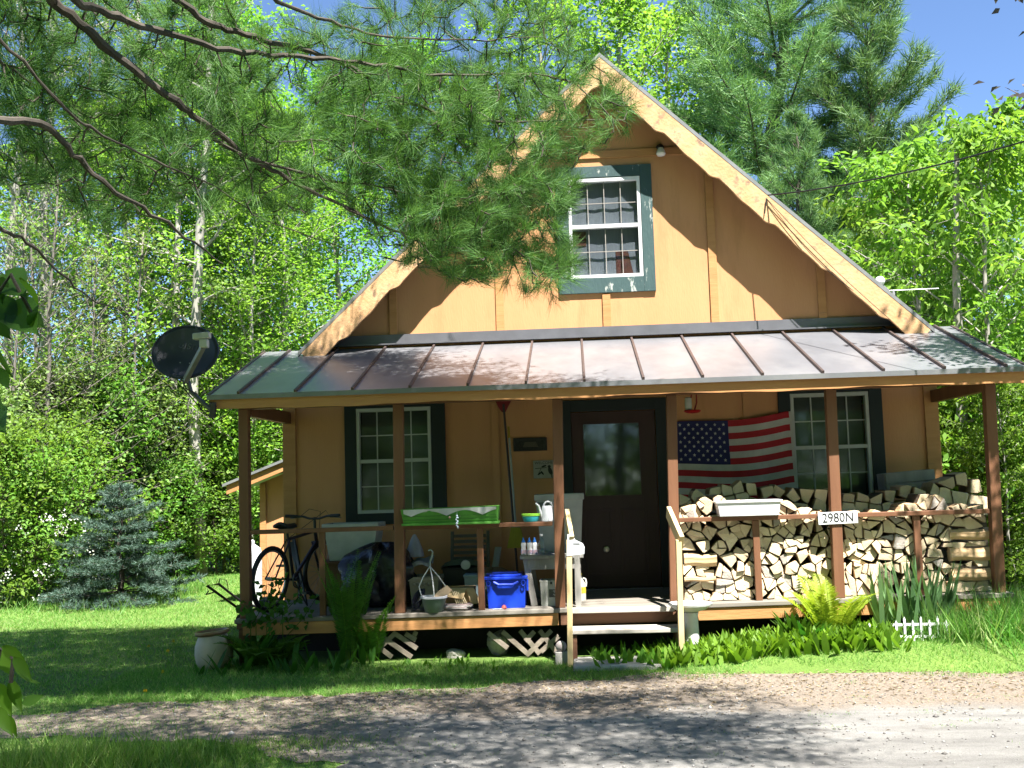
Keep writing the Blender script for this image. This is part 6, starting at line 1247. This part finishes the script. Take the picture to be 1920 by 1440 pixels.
c = atz(1558, 1185, GZ+.1); c = Vector((at(1558, 1180, -1.85).x, -1.85, GZ+.12)); fern('young_fern', 'yellow-green young fern glowing before the firewood', c, 13, .55, .78, 1.0, 1.42, 'yfern', .13, .9)
def stripleaf(C, D, L, W, arch, n=4):
    """arching pointed strap leaves as real strips"""
    V, F = [], []
    for c, d, l, w_ in zip(C, D, L, W):
        d = Vector(d).normalized(); s = Vector((-d.y, d.x, 0)); s = s.normalized() if s.length > .01 else Vector((1, 0, 0)); p = Vector(c); base = len(V)
        for i in range(n+1):
            q = i/n; ww = w_*(math.sin(math.pi*min(1, .22+.78*q))**.8 if i < n else .02); u_ = s.cross(d)
            V += [p-s*ww*.5+u_*ww*.12, p+s*ww*.5+u_*ww*.12]; p = p+d*l/n; d = (d+Vector((0, 0, -arch/n*(.4+q)))).normalized()
        for i in range(n): F.append([base+2*i, base+2*i+1, base+2*i+3, base+2*i+2])
    return np.array([tuple(v) for v in V]), np.array(F)
def bed(n, us, vs, l0, l1, w0, w1, arch, tilt, lm, name, lab):
    C, D, L, W = [], [], [], []
    for _ in range(n):
        c = atz(R.uniform(*us), R.uniform(*vs), GZ)
        if c.y > -1.7: c.y = R.uniform(-2.35, -1.72)
        c.z = gz(c.x, c.y)
        for k in range(R.choice((1, 2, 2))): C.append(c+Vector((rv(R, .02), rv(R, .02), 0))); D.append((rv(R, tilt), rv(R, tilt)-.12, 1)); L.append(R.uniform(l0, l1)); W.append(R.uniform(w0, w1))
    V, F = stripleaf(C, D, L, W, arch); return setp(link(name, npmesh(name, V, F, LM[lm]), None, (0, 0, 0)), lab, None, None, 'stuff')
bed(1050, (1225, 1640), (1205, 1246), .13, .23, .045, .07, .9, .65, 'lily', 'lily_of_the_valley', 'bed of broad bright lily-of-the-valley leaves before the deck')
bed(60, (1110, 1235), (1218, 1236), .12, .20, .04, .06, .9, .6, 'lily', 'lily_of_the_valley', 'thin scatter of leaves beside the lowest step')
bed(26, (770, 960), (1228, 1240), .05, .10, .02, .04, .9, .6, 'lily', 'weeds', 'small weeds along the foot of the lattice')
bed(40, (450, 720), (1225, 1246), .10, .3, .03, .06, .9, .6, 'hosta', 'weeds', 'dark weeds below the left deck edge')
# hostas
def hosta(lab, c, n, l0, l1, w_):
    C, D, L, W = [], [], [], []
    for k in range(n): a = R.uniform(0, 6.28); C.append(c+Vector((.03*math.cos(a), .03*math.sin(a), 0))); D.append((math.cos(a)*.6, math.sin(a)*.6, R.uniform(.6, 1.3))); L.append(R.uniform(l0, l1)); W.append(w_*R.uniform(.8, 1.2))
    V, F = stripleaf(C, D, L, W, 1.0, 5); t = thing('hosta', lab, 'plant', c, 'hostas in the bed'); link('leaves', npmesh('hosta', V-np.array(c), F, LM['hosta']), t)
hosta('dark broad-leaved plant left of the yellow-green fern', Vector((at(1495, 1180, -1.9).x, -1.9, GZ+.11)), 34, .26, .42, .07); hosta('dark broad-leaved plant between the lily bed and the yellow-green fern', Vector((at(1520, 1200, -2.0).x, -2.0, GZ+.11)), 22, .22, .34, .07); hosta('dark leafy plant at the foot of the left corner post', Vector((at(475, 1180, -1.75).x, -1.78, GZ)), 30, .25, .5, .07)
# iris
def iris(lab, c, n, l0, l1, lean=0):
    C, D, L, W = [], [], [], []
    for k in range(n): C.append(c+Vector((rv(R, .16), rv(R, .08), 0))); D.append((rv(R, .42)+lean, rv(R, .25), 1)); L.append(R.uniform(l0, l1)); W.append(R.uniform(.042, .06))
    V, F = stripleaf(C, D, L, W, .22, 5); t = thing('iris_clump', lab, 'plant', c, 'iris clumps in the bed'); link('leaves', npmesh('iris', V-np.array(c), F, LM['iris']), t)
iris('iris clump of sword leaves behind the white wire fence', Vector((at(1735, 1190, -1.82).x, -1.82, GZ+.14)), 52, .5, .78, .08); iris('narrow iris clump left of the white wire fence', Vector((at(1668, 1190, -1.80).x, -1.80, GZ+.14)), 18, .45, .75)
# white wire border fence, and a broken scrap of the same
def edging(name, lab, u0, u1, vt, vb, n, Y, tilt=0.):
    g0 = gz(at(u0, vb, Y).x, Y)-.005; a, c = at(u0, vb, Y), at(u1, vb, Y); h = at(u0, vt, Y).z-a.z; t = thing(name, lab, 'garden fence', Vector(((a.x+c.x)/2, Y, g0)), 'low white plastic edging fences')
    for i in range(n): x = a.x+(c.x-a.x)*i/(n-1); b = MB(); k = .03 if i % 2 else 0; b.prism([(x-.010, Y-.006, g0), (x+.010, Y-.006, g0), (x+.010+tilt, Y-.006, g0+h*.88+k), (x+tilt, Y-.006, g0+h+k), (x-.010+tilt, Y-.006, g0+h*.88+k)], (0, .012, 0)); b.build('picket', M['white'], t)
    for q in (.22, .78): b = MB(); b.bar((a.x-.04+tilt*q, Y+.012, g0+h*q), (c.x+.04+tilt*q, Y+.012, g0+h*q), .008, .022); b.build('rail', M['white'], t)
edging('edging_fence', 'small white picket edging fence in front of the iris', 1683, 1777, 1172, 1213, 7, -2.02); edging('edging_fence', 'broken leaning white edging pickets at the end of the lily bed', 1608, 1636, 1184, 1216, 3, -2.06, .05)
# vine on the left corner post and deck edge
C, D = [], []
vine = thing('vine', 'leafy vine climbing round the bicycle at the left end of the deck', 'vine', Vector((at(490, 1165, -1.68).x, -1.70, GZ))); b = MB()
for (u0, v0, u1, v1) in ((470, 1180, 500, 1100), (480, 1170, 540, 1075), (500, 1170, 560, 1120), (470, 1160, 462, 1135), (540, 1190, 590, 1125), (530, 1165, 520, 1090)):
    a, e = at(u0, v0, -1.70), at(u1, v1, -1.62); b.tube([Vector((a.x, -1.7, GZ)), a, a.lerp(e, .5)+Vector((.03, -.02, 0)), e], .004, 4)
    for k in range(26): q = R.random(); C.append(a.lerp(e, q)+Vector((rv(R, .07), rv(R, .04), rv(R, .06)))); D.append((rv(R, 1), rv(R, .6)-.3, rv(R, 1)-.3))
b.build('stems', LM['hosta'], vine); C = np.array([tuple(p) for p in C]); V, F = leaves(C, np.array(D), rng.normal(size=C.shape)*.5+np.array([0, -.8, .5]), .075, .05); link('foliage', npmesh('vine', V-np.array(ORG[vine]), F, LM['hosta']), vine)
# near leaves at the left edge of the picture
def bigleaf(c, d, nn, L, W):
    d = Vector(d).normalized(); s = d.cross(Vector(nn)).normalized(); u_ = s.cross(d); prof = ((0, .06), (.12, .34), (.3, .5), (.5, .46), (.72, .28), (.9, .09), (1, .005)); V, F = [], []
    for q, w_ in prof:
        m = c+d*L*q-u_*L*.10*q*q; V += [m-s*W*w_+u_*W*.10, m, m+s*W*w_+u_*W*.10]
    for i in range(len(prof)-1): k = i*3; F += [[k, k+1, k+4, k+3], [k+1, k+2, k+5, k+4]]
    return V, F
def leafspray(name, lab, dist, items, stem, lm, L0, W0, cat='sapling'):
    base = atd(*stem[0], dist); t = thing(name, lab, cat, Vector((base.x, base.y, GZ))); b = MB(); pts = [atd(u, v, dist) for u, v in stem]; b.tube([Vector((base.x-.05, base.y, GZ))]+pts, .004, 5); b.build('stems', TM['brown'], t); V, F = [], []
    for (u, v, du, dv, sc) in items:
        c = atd(u, v, dist+rv(R, .06)); e = atd(u+du, v+dv, dist+rv(R, .03)); v_, f_ = bigleaf(c, (e-c), (rv(R, .5), -1, .5+rv(R, .5)), (e-c).length*sc, (e-c).length*sc*W0); n = len(V); V += v_; F += [[i+n for i in f] for f in f_]
    link('leaves', npmesh('spray', np.array([tuple(x-ORG[t]) for x in V]), np.array(F), LM[lm]), t)
leafspray('near_sapling', 'dark broad leaves hanging in at the left edge level with the dish', 1.9, [(10, 515, 35, 38, 1), (35, 522, 40, 45, 1), (-5, 560, 30, 50, 1.1), (30, 570, 32, 48, 1.1), (55, 590, 28, 24, 1), (-8, 590, 25, 45, 1), (0, 655, 18, 50, 1.1), (-5, 690, 22, 40, 1), (-12, 730, 18, 40, 1), (-10, 770, 16, 40, 1), (5, 520, -2, 40, 1.2)], [(-60, 1000), (-40, 700), (-10, 560), (20, 515), (60, 590)], 'hosta', .07, .55)
leafspray('near_sapling', 'bright drooping leaves at the lower left edge of the picture', 1.9, [(-8, 1215, 30, 50, 1.1), (5, 1210, 48, 40, 1), (25, 1232, 40, 50, .9), (30, 1255, 40, 30, 1), (-5, 1280, 25, 60, 1.1), (20, 1275, 22, 70, .9), (40, 1320, 50, -20, .9), (-10, 1325, 30, 50, 1.1), (15, 1340, 20, 55, .8)], [(-30, 1420), (-15, 1300), (0, 1215), (25, 1235), (20, 1280)], 'lily', .07, .38)
